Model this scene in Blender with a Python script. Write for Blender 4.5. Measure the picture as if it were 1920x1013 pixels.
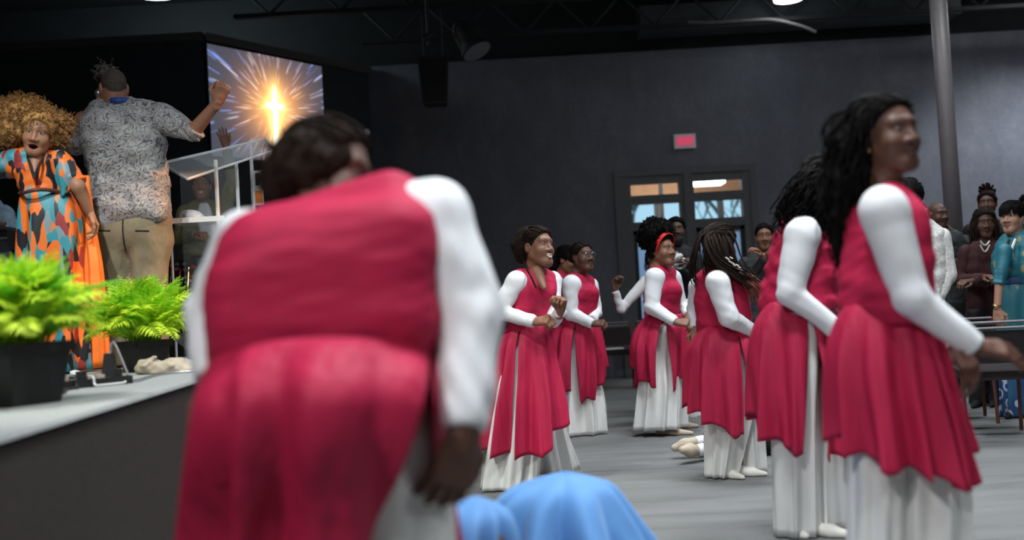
import bpy, math, random
import numpy as np
from mathutils import Vector, Matrix

for o in list(bpy.data.objects): bpy.data.objects.remove(o)
SC = bpy.context.scene
COL = SC.collection
V = lambda *a: np.array(a, float)

# ------------------------------------------------------------------ camera, light, exposure
F = 1900.0                         # focal length in pixels of the 1920x1013 frame
EYE = 1.10
PITCH, ROLL = math.radians(1.95), math.radians(3.2)
_f = V(0, math.cos(PITCH), math.sin(PITCH)); _r0 = V(1, 0, 0); _u0 = V(0, -math.sin(PITCH), math.cos(PITCH))
_r = math.cos(ROLL)*_r0 - math.sin(ROLL)*_u0
_u = math.sin(ROLL)*_r0 + math.cos(ROLL)*_u0
CAM = V(0, 0, EYE)
cam_d = bpy.data.cameras.new('camera'); cam = bpy.data.objects.new('camera', cam_d); COL.objects.link(cam)
M = Matrix(((_r[0], _u[0], -_f[0], 0), (_r[1], _u[1], -_f[1], 0), (_r[2], _u[2], -_f[2], EYE), (0, 0, 0, 1)))
cam.matrix_world = M
cam_d.sensor_width = 36; cam_d.lens = 36*F/1920; cam_d.clip_start = .05; cam_d.clip_end = 200
cam_d.dof.use_dof = True; cam_d.dof.focus_distance = 6.9; cam_d.dof.aperture_fstop = 1.2
SC.camera = cam
SC.view_settings.view_transform = 'Standard'; SC.view_settings.look = 'None'
SC.view_settings.exposure = 0.0; SC.view_settings.gamma = 1.0; SC.view_settings.use_curve_mapping = False

def P(px, py, Y):
    d = _f + (px-960)/F*_r - (py-506.5)/F*_u
    return CAM + d*(Y/d[1])
def G(px, py, z):
    d = _f + (px-960)/F*_r - (py-506.5)/F*_u
    return CAM + d*((z-EYE)/d[2])

W = bpy.data.worlds.new('world'); SC.world = W; W.use_nodes = True
W.node_tree.nodes['Background'].inputs[0].default_value = (.36, .62, .78, 1)
W.node_tree.nodes['Background'].inputs[1].default_value = 1.25

def area(name, loc, size, power, color=(1, 1, 1), target=None, spread=math.pi):
    l = bpy.data.lights.new(name, 'AREA'); l.shape = 'RECTANGLE'; l.size, l.size_y = size
    l.energy = power; l.color = color; l.spread = spread
    o = bpy.data.objects.new(name, l); COL.objects.link(o); o.location = loc
    if target is not None:
        o.rotation_euler = (Vector(target)-Vector(loc)).to_track_quat('-Z', 'Y').to_euler()
    return o
def spot(name, loc, target, power, color, angle, blend=.5, radius=.08):
    l = bpy.data.lights.new(name, 'SPOT'); l.energy = power; l.color = color
    l.spot_size = math.radians(angle); l.spot_blend = blend; l.shadow_soft_size = radius
    o = bpy.data.objects.new(name, l); COL.objects.link(o); o.location = loc
    o.rotation_euler = (Vector(target)-Vector(loc)).to_track_quat('-Z', 'Y').to_euler()
    return o

CEIL = 5.6
PANELS = [  # ceiling troffers: x, y, watts
    (0.6, 2.6, 85), (3.0, 4.6, 85), (1.3, 6.4, 75), (4.8, 8.8, 26), (2.6, 9.2, 26), (-0.5, -1.5, 60), (3.4, -0.5, 50), (7.4, 12.2, 230)]
for i, (x, y, w) in enumerate(PANELS):
    area('ceiling_panel_light', (x, y, 5.12), (1.15, .55), w, (.90, .96, 1), spread=2.0)
KEYS = [(-2.6, -1.6, 4.7), (-1.5, 0.4, 4.9), (-2.2, 2.6, 5.0), (2.2, 6.0, 4.9)]
spot('front_wash_light', KEYS[0], (2.4, 5.4, 1.0), 520, (1, .98, .96), 66, .7, .15)
spot('stage_wash_light', KEYS[1], (-2.3, 6.2, 1.7), 420, (.95, .98, 1), 36)
spot('fern_wash_light', KEYS[2], (-1.9, 4.6, .9), 750, (.96, 1, .92), 60)
spot('stage_warm_light', KEYS[3], (-2.42, 6.2, 1.35), 1500, (1, .42, .12), 12)

# ------------------------------------------------------------------ materials
def _nodes(name):
    m = bpy.data.materials.new(name); m.use_nodes = True
    nt = m.node_tree; b = nt.nodes['Principled BSDF']
    return m, nt, b
def _coord(nt, scale=(1, 1, 1), rot=(0, 0, 0), loc=(0, 0, 0)):
    tc = nt.nodes.new('ShaderNodeTexCoord'); mp = nt.nodes.new('ShaderNodeMapping')
    mp.inputs['Scale'].default_value = scale; mp.inputs['Rotation'].default_value = rot; mp.inputs['Location'].default_value = loc
    nt.links.new(tc.outputs['Object'], mp.inputs['Vector'])
    return mp.outputs['Vector']
def _ramp(nt, fac, stops, mode='LINEAR'):
    r = nt.nodes.new('ShaderNodeValToRGB'); r.color_ramp.interpolation = mode
    el = r.color_ramp.elements
    while len(el) > 1: el.remove(el[-1])
    el[0].position = stops[0][0]; el[0].color = (*stops[0][1], 1)
    for p_, c in stops[1:]:
        e = el.new(p_); e.color = (*c, 1)
    nt.links.new(fac, r.inputs['Fac'])
    return r.outputs['Color']
def _noise(nt, vec, scale, detail=3, rough=.5, dist=0):
    n = nt.nodes.new('ShaderNodeTexNoise'); n.inputs['Scale'].default_value = scale
    n.inputs['Detail'].default_value = detail; n.inputs['Roughness'].default_value = rough; n.inputs['Distortion'].default_value = dist
    nt.links.new(vec, n.inputs['Vector']); return n.outputs['Fac']
def _bump(nt, b, h, strength=.2, dist=.01):
    bp = nt.nodes.new('ShaderNodeBump'); bp.inputs['Strength'].default_value = strength; bp.inputs['Distance'].default_value = dist
    nt.links.new(h, bp.inputs['Height']); nt.links.new(bp.outputs['Normal'], b.inputs['Normal'])
def mat(name, col, rough=.7, var=.12, scale=30, bump=.1, bscale=None, metal=0, sheen=0, spec=.4, stretch=(1, 1, 1), bdist=.004):
    m, nt, b = _nodes(name)
    vec = _coord(nt, stretch)
    f = _noise(nt, vec, scale)
    lo = tuple(max(0, c*(1-var)) for c in col); hi = tuple(min(1, c*(1+var)) for c in col)
    nt.links.new(_ramp(nt, f, [(.3, lo), (.7, hi)]), b.inputs['Base Color'])
    b.inputs['Roughness'].default_value = rough; b.inputs['Metallic'].default_value = metal
    b.inputs['Specular IOR Level'].default_value = spec
    if sheen:
        b.inputs['Sheen Weight'].default_value = sheen; b.inputs['Sheen Roughness'].default_value = .5
    if bump: _bump(nt, b, _noise(nt, vec, bscale or scale*4), bump, bdist)
    return m
def emit(name, col, strength):
    m, nt, b = _nodes(name)
    b.inputs['Base Color'].default_value = (*col, 1); b.inputs['Emission Color'].default_value = (*col, 1)
    b.inputs['Emission Strength'].default_value = strength
    return m
def clear(name, col, fac, rough=.1):
    m, nt, b = _nodes(name)
    b.inputs['Base Color'].default_value = (*col, 1); b.inputs['Roughness'].default_value = rough
    t = nt.nodes.new('ShaderNodeBsdfTransparent'); mx = nt.nodes.new('ShaderNodeMixShader'); mx.inputs[0].default_value = fac
    nt.links.new(t.outputs[0], mx.inputs[1]); nt.links.new(b.outputs[0], mx.inputs[2])
    nt.links.new(mx.outputs[0], nt.nodes['Material Output'].inputs['Surface'])
    return m

def skin_mat():
    m, nt, b = _nodes('skin')
    a = nt.nodes.new('ShaderNodeAttribute'); a.attribute_name = 'Col'
    n = _noise(nt, _coord(nt), 60)
    mx = nt.nodes.new('ShaderNodeMix'); mx.data_type = 'RGBA'; mx.blend_type = 'MULTIPLY'; mx.inputs['Factor'].default_value = .25
    nt.links.new(a.outputs['Color'], mx.inputs['A']); nt.links.new(_ramp(nt, n, [(.3, (.75, .72, .7)), (.7, (1, 1, 1))]), mx.inputs['B'])
    nt.links.new(mx.outputs['Result'], b.inputs['Base Color'])
    b.inputs['Roughness'].default_value = .55; b.inputs['Subsurface Weight'].default_value = .08
    b.inputs['Subsurface Radius'].default_value = (.012, .005, .003); b.inputs['Specular IOR Level'].default_value = .45
    return m
def pattern_paisley():
    m, nt, b = _nodes('paisley_silk')
    v = _coord(nt)
    nz = nt.nodes.new('ShaderNodeTexNoise'); nz.inputs['Scale'].default_value = 9; nt.links.new(v, nz.inputs['Vector'])
    add = nt.nodes.new('ShaderNodeMix'); add.data_type = 'RGBA'; add.blend_type = 'LINEAR_LIGHT'; add.inputs['Factor'].default_value = .09
    nt.links.new(v, add.inputs['A']); nt.links.new(nz.outputs['Color'], add.inputs['B'])
    vo = nt.nodes.new('ShaderNodeTexVoronoi'); vo.inputs['Scale'].default_value = 11; nt.links.new(add.outputs['Result'], vo.inputs['Vector'])
    mul = nt.nodes.new('ShaderNodeMath'); mul.operation = 'MULTIPLY'; mul.inputs[1].default_value = 27
    nt.links.new(vo.outputs['Distance'], mul.inputs[0])
    sn = nt.nodes.new('ShaderNodeMath'); sn.operation = 'SINE'; nt.links.new(mul.outputs[0], sn.inputs[0])
    n2 = _noise(nt, v, 46, 2)
    ad = nt.nodes.new('ShaderNodeMath'); ad.operation = 'MULTIPLY_ADD'; ad.inputs[1].default_value = .19
    nt.links.new(sn.outputs[0], ad.inputs[0]); nt.links.new(n2, ad.inputs[2])
    c = _ramp(nt, ad.outputs[0], [(.0, (.03, .03, .04)), (.3, (.10, .10, .12)), (.45, (.24, .24, .245)), (.62, (.33, .32, .31)), (.8, (.12, .13, .20)), (1, (.06, .06, .08))])
    nt.links.new(c, b.inputs['Base Color']); b.inputs['Roughness'].default_value = .52; b.inputs['Specular IOR Level'].default_value = .35
    _bump(nt, b, _noise(nt, v, 26), .15, .004)
    return m
def pattern_kaftan():
    m, nt, b = _nodes('print_kaftan')
    v = _coord(nt, (15, 10, 5.0), (0, .6, .2))
    vo = nt.nodes.new('ShaderNodeTexVoronoi'); vo.inputs['Scale'].default_value = 1.9; vo.inputs['Randomness'].default_value = 1
    nz = nt.nodes.new('ShaderNodeTexNoise'); nz.inputs['Scale'].default_value = .7; nt.links.new(v, nz.inputs['Vector'])
    add = nt.nodes.new('ShaderNodeMix'); add.data_type = 'RGBA'; add.blend_type = 'LINEAR_LIGHT'; add.inputs['Factor'].default_value = .7
    nt.links.new(v, add.inputs['A']); nt.links.new(nz.outputs['Color'], add.inputs['B'])
    nt.links.new(add.outputs['Result'], vo.inputs['Vector'])
    sp = nt.nodes.new('ShaderNodeSeparateColor'); nt.links.new(vo.outputs['Color'], sp.inputs[0])
    O, T, K, R_, B = (.82, .17, .025), (.04, .27, .34), (.012, .014, .02), (.28, .03, .03), (.20, .28, .33)
    c = _ramp(nt, sp.outputs[0], [(0, O), (.22, T), (.36, K), (.54, O), (.70, R_), (.80, T), (.92, B)], 'CONSTANT')
    nt.links.new(c, b.inputs['Base Color']); b.inputs['Roughness'].default_value = .5
    return m
def pattern_floral():
    m, nt, b = _nodes('teal_floral')
    v = _coord(nt, (1, 1, .6))
    vo = nt.nodes.new('ShaderNodeTexVoronoi'); vo.inputs['Scale'].default_value = 13; nt.links.new(v, vo.inputs['Vector'])
    c1 = _ramp(nt, vo.outputs['Distance'], [(0, (.42, .33, .14)), (.2, (.30, .27, .13)), (.27, (.02, .17, .22)), (1, (.015, .13, .19))])
    vb = nt.nodes.new('ShaderNodeTexVoronoi'); vb.inputs['Scale'].default_value = 13; nt.links.new(v, vb.inputs['Vector'])
    c2 = _ramp(nt, vb.outputs['Distance'], [(0, (.02, .05, .30)), (.2, (.02, .05, .30)), (.23, (.55, .6, .65)), (.33, (.45, .5, .6)), (.37, (.02, .06, .2)), (1, (.02, .12, .2))])
    tc = nt.nodes.new('ShaderNodeTexCoord'); sx = nt.nodes.new('ShaderNodeSeparateXYZ'); nt.links.new(tc.outputs['Object'], sx.inputs[0])
    f = _ramp(nt, sx.outputs['Z'], [(.40, (1, 1, 1)), (.50, (0, 0, 0))])
    mx = nt.nodes.new('ShaderNodeMix'); mx.data_type = 'RGBA'
    nt.links.new(f, mx.inputs['Factor']); nt.links.new(c1, mx.inputs['A']); nt.links.new(c2, mx.inputs['B'])
    nt.links.new(mx.outputs['Result'], b.inputs['Base Color']); b.inputs['Roughness'].default_value = .55
    return m
def attr_emit(name, strength):
    m, nt, b = _nodes(name)
    a = nt.nodes.new('ShaderNodeAttribute'); a.attribute_name = 'Col'
    b.inputs['Base Color'].default_value = (.02, .02, .02, 1); b.inputs['Roughness'].default_value = .5
    nt.links.new(a.outputs['Color'], b.inputs['Emission Color']); b.inputs['Emission Strength'].default_value = strength
    return m
def carpet_mat():
    m, nt, b = _nodes('carpet')
    v = _coord(nt, (.35, 2.2, 1), (0, 0, -.06))
    f = _noise(nt, v, 2.3, 4, .6, .4); g = _noise(nt, _coord(nt), 160, 2)
    ad = nt.nodes.new('ShaderNodeMath'); ad.operation = 'MULTIPLY_ADD'; ad.inputs[1].default_value = .25
    nt.links.new(g, ad.inputs[0]); nt.links.new(f, ad.inputs[2])
    nt.links.new(_ramp(nt, ad.outputs[0], [(.40, (.118, .121, .121)), (.58, (.165, .168, .168)), (.80, (.19, .193, .193))]), b.inputs['Base Color'])
    b.inputs['Roughness'].default_value = .95; b.inputs['Specular IOR Level'].default_value = .1
    _bump(nt, b, g, .5, .006)
    return m
def wall_mat():
    m, nt, b = _nodes('painted_block')
    v = _coord(nt, (1, 1, .6))
    f = _noise(nt, v, 2.0, 8, .68, .3); g = _noise(nt, _coord(nt), 14, 6, .7)
    ad = nt.nodes.new('ShaderNodeMath'); ad.operation = 'MULTIPLY_ADD'; ad.inputs[1].default_value = .5
    nt.links.new(g, ad.inputs[0]); nt.links.new(f, ad.inputs[2])
    nt.links.new(_ramp(nt, ad.outputs[0], [(.5, (.068, .072, .092)), (.75, (.092, .097, .122)), (.98, (.13, .135, .158))]), b.inputs['Base Color'])
    b.inputs['Roughness'].default_value = .55
    _bump(nt, b, ad.outputs[0], .35, .02)
    return m

MT = dict(
    skin=skin_mat(), red=mat('crimson_cloth', (.46, .014, .062), .68, .08, 14, .12, 260, spec=.25),
    redskirt=mat('crimson_skirt', (.46, .014, .062), .62, .08, 14, .75, 7, spec=.3, stretch=(1, 1, .16), bdist=.06),
    white=mat('white_jersey', (.80, .82, .85), .7, .03, 8, .08, 300, ),
    satin=mat('white_satin', (.80, .80, .78), .5, .04, 8, .6, 7, stretch=(1, 1, .16), bdist=.05, ),
    blackhair=mat('black_hair', (.008, .007, .007), .75, .4, 90, .5, 300, spec=.05),
    brownhair=mat('brown_hair', (.020, .013, .010), .7, .4, 90, .5, 300, spec=.07),
    winehair=mat('auburn_hair', (.17, .040, .024), .5, .4, 90, .5, 300),
    blond=mat('blond_hair', (.42, .22, .075), .55, .35, 40, .6, 160),
    headband=mat('red_headband', (.62, .012, .014), .6, .1, 30),
    tan=mat('tan_shoe', (.50, .42, .32), .6, .1, 30), whiteshoe=mat('white_shoe', (.7, .68, .62), .55, .06, 30),
    khaki=mat('khaki_twill', (.215, .185, .125), .85, .14, 12, .8, 9, spec=.15, stretch=(1, 1, .45), bdist=.04), paisley=pattern_paisley(), kaftan=pattern_kaftan(),
    orange=mat('orange_chiffon', (.85, .22, .035), .6, .12, 10), floral=pattern_floral(),
    collar=mat('blue_collar', (.01, .05, .22), .6), black=mat('black_cloth', (.012, .012, .014), .8, .2, 30),
    darkgrey=mat('charcoal_cloth', (.035, .036, .042), .8, .2, 30), pattern=mat('dark_print_shirt', (.035, .040, .042), .8, .75, 60, .2),
    maroon=mat('maroon_cloth', (.045, .012, .014), .8, .2, 30), olive=mat('olive_jacket', (.17, .16, .075), .8, .15, 20),
    denim=mat('light_denim', (.26, .38, .50), .8, .25, 14), jeans=mat('blue_jeans', (.03, .06, .16), .8, .25, 20),
    lace=mat('white_lace_jacket', (.62, .62, .60), .8, .22, 46, .7, 60), blue=mat('sky_blue_cloth', (.12, .32, .68), .7, .06, 10, .1, 200, sheen=.2),
    gold=mat('gold_metal', (.75, .5, .15), .3, .05, 30, 0, metal=1), metal=mat('grey_metal', (.45, .45, .47), .35, .05, 30, 0, metal=.9),
    blackmetal=mat('black_metal', (.015, .015, .016), .45, .1, 30, 0), pearl=mat('pearl', (.75, .72, .66), .25, .03, 30, 0),
    carpet=carpet_mat(), wall=wall_mat(), ceil=mat('black_ceiling', (.010, .011, .012), .8, .2, 6), joist=mat('dark_joist', (.016, .017, .019), .6, .2, 10),
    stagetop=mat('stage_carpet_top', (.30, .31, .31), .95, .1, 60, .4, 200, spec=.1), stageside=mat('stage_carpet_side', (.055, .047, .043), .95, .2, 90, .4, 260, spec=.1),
    stagewall=mat('stage_black_wall', (.026, .031, .036), .7, .15, 5), trim=mat('brown_trim', (.075, .066, .062), .6, .1, 20),
    frame=mat('door_frame_paint', (.085, .088, .094), .5, .08, 20), rubber=mat('black_gasket', (.008, .012, .016), .5, .1, 20),
    glass=clear('pane_glass', (.7, .8, .85), .05, .03), acrylic=clear('acrylic_sheet', (.82, .90, .96), .22, .06), acrod=clear('acrylic_edge', (.92, .95, .97), .8, .2),
    tanwall=mat('tan_soffit', (.62, .38, .22), .8, .08, 10), lamp=emit('lamp_panel', (.95, .98, 1), 9), pole=mat('steel_column_paint', (.17, .155, .16), .42, .06, 12, .05),
    pot=mat('black_planter', (.012, .012, .013), .5, .15, 20), soil=mat('soil', (.03, .02, .012), .95, .4, 60, .6), paper=mat('brown_paper', (.42, .35, .27), .8, .15, 12, .4, 30),
    fern=mat('fern_green', (.42, .78, .04), .5, .3, 3.2, 0), fern2=mat('fern_lime', (.64, .88, .05), .5, .25, 4, 0), fern3=mat('fern_deep', (.20, .58, .03), .5, .4, 4, 0),
    wood=mat('redbrown_wood', (.09, .03, .022), .5, .25, 12), chair=mat('dark_upholstery', (.018, .013, .013), .85, .2, 30), bluechair=mat('blue_upholstery', (.02, .05, .20), .8, .2, 30),
    whiteplastic=mat('white_plastic', (.7, .7, .7), .4, .03, 20, 0), exitred=emit('exit_letters', (.75, .04, .12), .55), screen=attr_emit('video_screen', .9),
    beard=mat('beard_hair', (.012, .010, .009), .7, .3, 90, .5, 300), green=mat('tree_green', (.10, .16, .13), .9, .4, 6), bark=mat('bark', (.14, .13, .12), .9, .3, 20), lilac=mat('lilac_facade', (.66, .68, .92), .8, .12, .7, 0),
)

for k_ in ('fern', 'fern2', 'fern3'):                      # thin leaves let light through
    nt_ = MT[k_].node_tree; tr_ = nt_.nodes.new('ShaderNodeBsdfTranslucent'); mx_ = nt_.nodes.new('ShaderNodeMixShader'); mx_.inputs[0].default_value = .4
    bs_ = nt_.nodes['Principled BSDF']; nt_.links.new(bs_.inputs['Base Color'].links[0].from_socket, tr_.inputs['Color'])
    nt_.links.new(bs_.outputs[0], mx_.inputs[1]); nt_.links.new(tr_.outputs[0], mx_.inputs[2]); nt_.links.new(mx_.outputs[0], nt_.nodes['Material Output'].inputs['Surface'])

# ------------------------------------------------------------------ mesh helpers
def build(name, verts, faces, material, parent=None, origin=None, smooth=True, col=None, mats=None, midx=None):
    verts = np.asarray(verts, np.float32)
    if origin is not None: verts = verts - np.asarray(origin, np.float32)
    me = bpy.data.meshes.new(name)
    if isinstance(faces, np.ndarray):
        nf, k = faces.shape
        me.vertices.add(len(verts)); me.vertices.foreach_set('co', verts.ravel())
        me.loops.add(nf*k); me.loops.foreach_set('vertex_index', faces.astype(np.int32).ravel())
        me.polygons.add(nf); me.polygons.foreach_set('loop_start', np.arange(0, nf*k, k, dtype=np.int32))
        me.update(calc_edges=True)
    else:
        me.from_pydata([tuple(map(float, v)) for v in verts], [], faces)
    if smooth: me.polygons.foreach_set('use_smooth', np.ones(len(me.polygons), bool))
    for m in (mats or [material]): me.materials.append(m)
    if midx is not None: me.polygons.foreach_set('material_index', np.asarray(midx, np.int32))
    if col is not None:
        ca = me.color_attributes.new('Col', 'FLOAT_COLOR', 'POINT')
        c4 = np.ones((len(verts), 4), np.float32); c4[:, :3] = col
        ca.data.foreach_set('color', c4.ravel())
    o = bpy.data.objects.new(name, me); COL.objects.link(o)
    if parent is not None: o.parent = parent
    return o
def empty(name, loc, label, cat, group=None):
    o = bpy.data.objects.new(name, None); COL.objects.link(o); o.location = [float(a) for a in loc]
    o.empty_display_size = .1
    return tag(o, label, cat, group)
def tag(o, label=None, cat=None, group=None, kind=None):
    if label: o['label'] = label
    if cat: o['category'] = cat
    if group: o['group'] = group
    if kind: o['kind'] = kind
    return o
class MB:
    """collects boxes, tubes and slabs for one mesh"""
    def __init__(s): s.v = []; s.f = []; s.n = 0
    def add(s, v, f):
        v = np.asarray(v, float)
        s.v.append(v); s.f += [tuple(i+s.n for i in q) for q in f]; s.n += len(v)
    def box(s, lo, hi, bev=0):
        x0, y0, z0 = lo; x1, y1, z1 = hi
        v = [(x, y, z) for z in (z0, z1) for y in (y0, y1) for x in (x0, x1)]
        s.add(v, [(0, 2, 3, 1), (4, 5, 7, 6), (0, 1, 5, 4), (2, 6, 7, 3), (0, 4, 6, 2), (1, 3, 7, 5)]); return s
    def hexa(s, b, t):
        s.add(list(b)+list(t), [(3, 2, 1, 0), (4, 5, 6, 7), (0, 1, 5, 4), (1, 2, 6, 5), (2, 3, 7, 6), (3, 0, 4, 7)]); return s
    def slab(s, q, n, th):
        q = [np.asarray(a, float) for a in q]; n = np.asarray(n, float)*th
        return s.hexa(q, [a+n for a in q])
    def tube(s, pts, r, k=8, cap=True):
        pts = np.asarray(pts, float); r = np.broadcast_to(np.asarray(r, float), (len(pts),))
        v, f = tube_np(pts, r, k)
        s.add(v, [tuple(q) for q in f])
        if cap:
            b = s.n-len(v); s.f.append(tuple(b+i for i in range(k))[::-1]); s.f.append(tuple(b+len(v)-k+i for i in range(k)))
        return s
    def lathe(s, prof, c, k=24, axis=2):
        v = []; c = np.asarray(c, float)
        for r, z in prof:
            for i in range(k):
                a = 2*math.pi*i/k; q = [r*math.cos(a), r*math.sin(a)]; q.insert(axis, z); v.append(c+np.array(q))
        f = [(i*k+j, i*k+(j+1) % k, (i+1)*k+(j+1) % k, (i+1)*k+j) for i in range(len(prof)-1) for j in range(k)]
        f.append(tuple(range(k))[::-1]); f.append(tuple((len(prof)-1)*k+i for i in range(k)))
        s.add(v, f); return s
    def obj(s, name, m, parent=None, origin=None, smooth=False):
        return build(name, np.concatenate(s.v), s.f, m, parent, origin, smooth)
def tube_np(pts, r, k=6):
    n = len(pts); t = np.gradient(pts, axis=0); t /= np.linalg.norm(t, axis=1, keepdims=True)+1e-9
    ref = V(0, 0, 1) if abs(t[:, 2]).mean() < .85 else V(1, .2, 0)
    a = np.cross(t, ref); a /= np.linalg.norm(a, axis=1, keepdims=True)+1e-9
    b = np.cross(t, a)
    ang = np.arange(k)*2*np.pi/k
    v = pts[:, None, :]+r[:, None, None]*(np.cos(ang)[None, :, None]*a[:, None, :]+np.sin(ang)[None, :, None]*b[:, None, :])
    i = np.arange(n-1)[:, None]*k; j = np.arange(k)[None, :]; j2 = (j+1) % k
    f = np.stack([i+j, i+k+j, i+k+j2, i+j2], -1).reshape(-1, 4)
    return v.reshape(-1, 3), f
def join_np(parts):
    vs, fs, cs, n = [], [], [], 0
    for p in parts:
        vs.append(p[0]); fs.append(p[1]+n); n += len(p[0])
        if len(p) > 2: cs.append(p[2])
    return np.concatenate(vs), np.concatenate(fs), (np.concatenate(cs) if cs else None)
def smooth_curve(ctrl, n=12):
    c = np.asarray(ctrl, float); m = len(c)
    if m == 2: return np.linspace(c[0], c[1], n)
    p = np.concatenate([[2*c[0]-c[1]], c, [2*c[-1]-c[-2]]]); out = []
    for t in np.linspace(0, m-1-1e-6, n):
        i = int(t); u = t-i; p0, p1, p2, p3 = p[i:i+4]
        out.append(.5*(2*p1+(p2-p0)*u+(2*p0-5*p1+4*p2-p3)*u*u+(3*p1-p0-3*p2+p3)*u**3))
    return np.array(out)

# signed-distance modelling: primitives are blended into one skin and meshed with surface nets
def rc(p, a, b, r1, r2):
    ba = b-a; h = np.clip(((p-a)@ba)/(ba@ba+1e-12), 0, 1)
    return np.linalg.norm(p-a-h[:, None]*ba, axis=1)-(r1+(r2-r1)*h)
def ell(p, c, r):
    q = (p-c)/r; k0 = np.linalg.norm(q, axis=1); k1 = np.linalg.norm(q/r, axis=1)
    return k0*(k0-1)/(k1+1e-9)
def smin(a, b, k):
    h = np.maximum(k-np.abs(a-b), 0)/k
    return np.minimum(a, b)-h*h*k*.25
def smax(a, b, k): return -smin(-a, -b, k)
class Noise:
    def __init__(s, seed, freq, n=7, aniso=(1, 1, 1)):
        g = np.random.default_rng(seed); s.k = g.normal(size=(n, 3))*freq*np.array(aniso); s.p = g.uniform(0, 6.28, n)
    def __call__(s, p): return np.sin(p@s.k.T+s.p).sum(1)/math.sqrt(len(s.p))
def surfnet(f, lo, hi, h, B=8):
    lo = np.asarray(lo, float); n = (np.ceil((np.asarray(hi)-lo)/h/B).astype(int))*B
    nb = n//B
    bi = np.stack(np.meshgrid(*[np.arange(k) for k in nb], indexing='ij'), -1).reshape(-1, 3)
    cd = f(lo+(bi*B+(B-1)/2)*h)
    D = np.repeat(np.repeat(np.repeat(cd.reshape(nb), B, 0), B, 1), B, 2).astype(np.float32)
    near = bi[np.abs(cd) < h*B*1.15+.012]
    off = np.stack(np.meshgrid(*[np.arange(B)]*3, indexing='ij'), -1).reshape(-1, 3)
    for s in range(0, len(near), 400):
        idx = (near[s:s+400, None, :]*B+off[None]).reshape(-1, 3)
        D[idx[:, 0], idx[:, 1], idx[:, 2]] = f(lo+idx*h)
    S = D < 0
    c = [S[i:n[0]-1+i, j:n[1]-1+j, k:n[2]-1+k] for i in (0, 1) for j in (0, 1) for k in (0, 1)]
    sm = sum(a.astype(np.int8) for a in c); cells = np.argwhere((sm > 0) & (sm < 8))
    if len(cells) == 0: return np.zeros((0, 3)), np.zeros((0, 4), int)
    ids = np.full(n-1, -1, np.int32); ids[tuple(cells.T)] = np.arange(len(cells))
    acc = np.zeros((len(cells), 3)); cnt = np.zeros(len(cells))
    for ax in range(3):
        e = np.eye(3, dtype=int)[ax]; oth = [i for i in range(3) if i != ax]
        for u in (0, 1):
            for w in (0, 1):
                o = np.zeros(3, int); o[oth[0]] = u; o[oth[1]] = w
                a = cells+o; b = a+e
                da = D[tuple(a.T)]; db = D[tuple(b.T)]; m = (da < 0) != (db < 0)
                t = np.where(m, da/(da-db+1e-12), 0)
                acc += np.where(m[:, None], a+t[:, None]*e, 0); cnt += m
    verts = lo+acc/cnt[:, None]*h
    quads = []
    for ax in range(3):
        e = np.eye(3, dtype=int)[ax]; o1, o2 = [np.eye(3, dtype=int)[i] for i in range(3) if i != ax]
        sl = [slice(1, n[i]-1) for i in range(3)]; sl2 = list(sl)
        sl[ax] = slice(0, n[ax]-1); sl2[ax] = slice(1, n[ax])
        A = S[tuple(sl)]; Bq = S[tuple(sl2)]
        for pos in (True, False):
            ed = np.argwhere((A & ~Bq) if pos else (~A & Bq))
            if not len(ed): continue
            st = np.ones(3, int); st[ax] = 0; ed = ed+st
            q = np.stack([ids[tuple((ed-d).T)] for d in (o1*0, o1, o1+o2, o2)], 1)
            flip = pos if ax != 1 else not pos
            quads.append(q if flip else q[:, ::-1])
    q = np.concatenate(quads); q = q[(q >= 0).all(1)]
    return verts, q

# ------------------------------------------------------------------ the room
def struct(o): o['kind'] = 'structure'; return o
def boxobj(name, lo, hi, m, parent=None): return MB().box(lo, hi).obj(name, m, parent)

SZ = .85                                     # stage height
e0, e1 = G(0, 818, SZ), G(385, 706, SZ)
ed = (e1-e0)/(e1[1]-e0[1])
EDGE = lambda y: float((e0+ed*(y-e0[1]))[0])  # x of the stage edge at depth y
XL, XR, YN, YB = -9.0, 9.0, -6.0, 14.0
WT = 4.52
struct(boxobj('floor', (XL, YN, -.1), (XR, 17.2, 0), MT['carpet']))
struct(boxobj('ceiling', (XL, YN, CEIL), (XR, YB+.2, CEIL+.1), MT['ceil']))
struct(boxobj('wall_left', (XL-.2, YN, 0), (XL, YB, CEIL), MT['stagewall']))
struct(boxobj('wall_right', (XR, YN, 0), (XR+.2, YB, CEIL), MT['wall']))
struct(boxobj('wall_rear', (XL, YN-.2, 0), (XR, YN, CEIL), MT['wall']))
DX0, DX1 = P(1166, 400, YB)[0], P(1408, 390, YB)[0]; DZ = P(1290, 326, YB)[2]
wb = MB(); wb.box((XL, YB, 0), (DX0, YB+.2, WT)); wb.box((DX1, YB, 0), (XR, YB+.2, WT)); wb.box((DX0, YB, DZ), (DX1, YB+.2, WT))
struct(wb.obj('wall_back', MT['wall']))
struct(boxobj('wall_upper', (XL, YB+.12, WT), (XR, YB+.2, CEIL), MT['ceil']))
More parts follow.
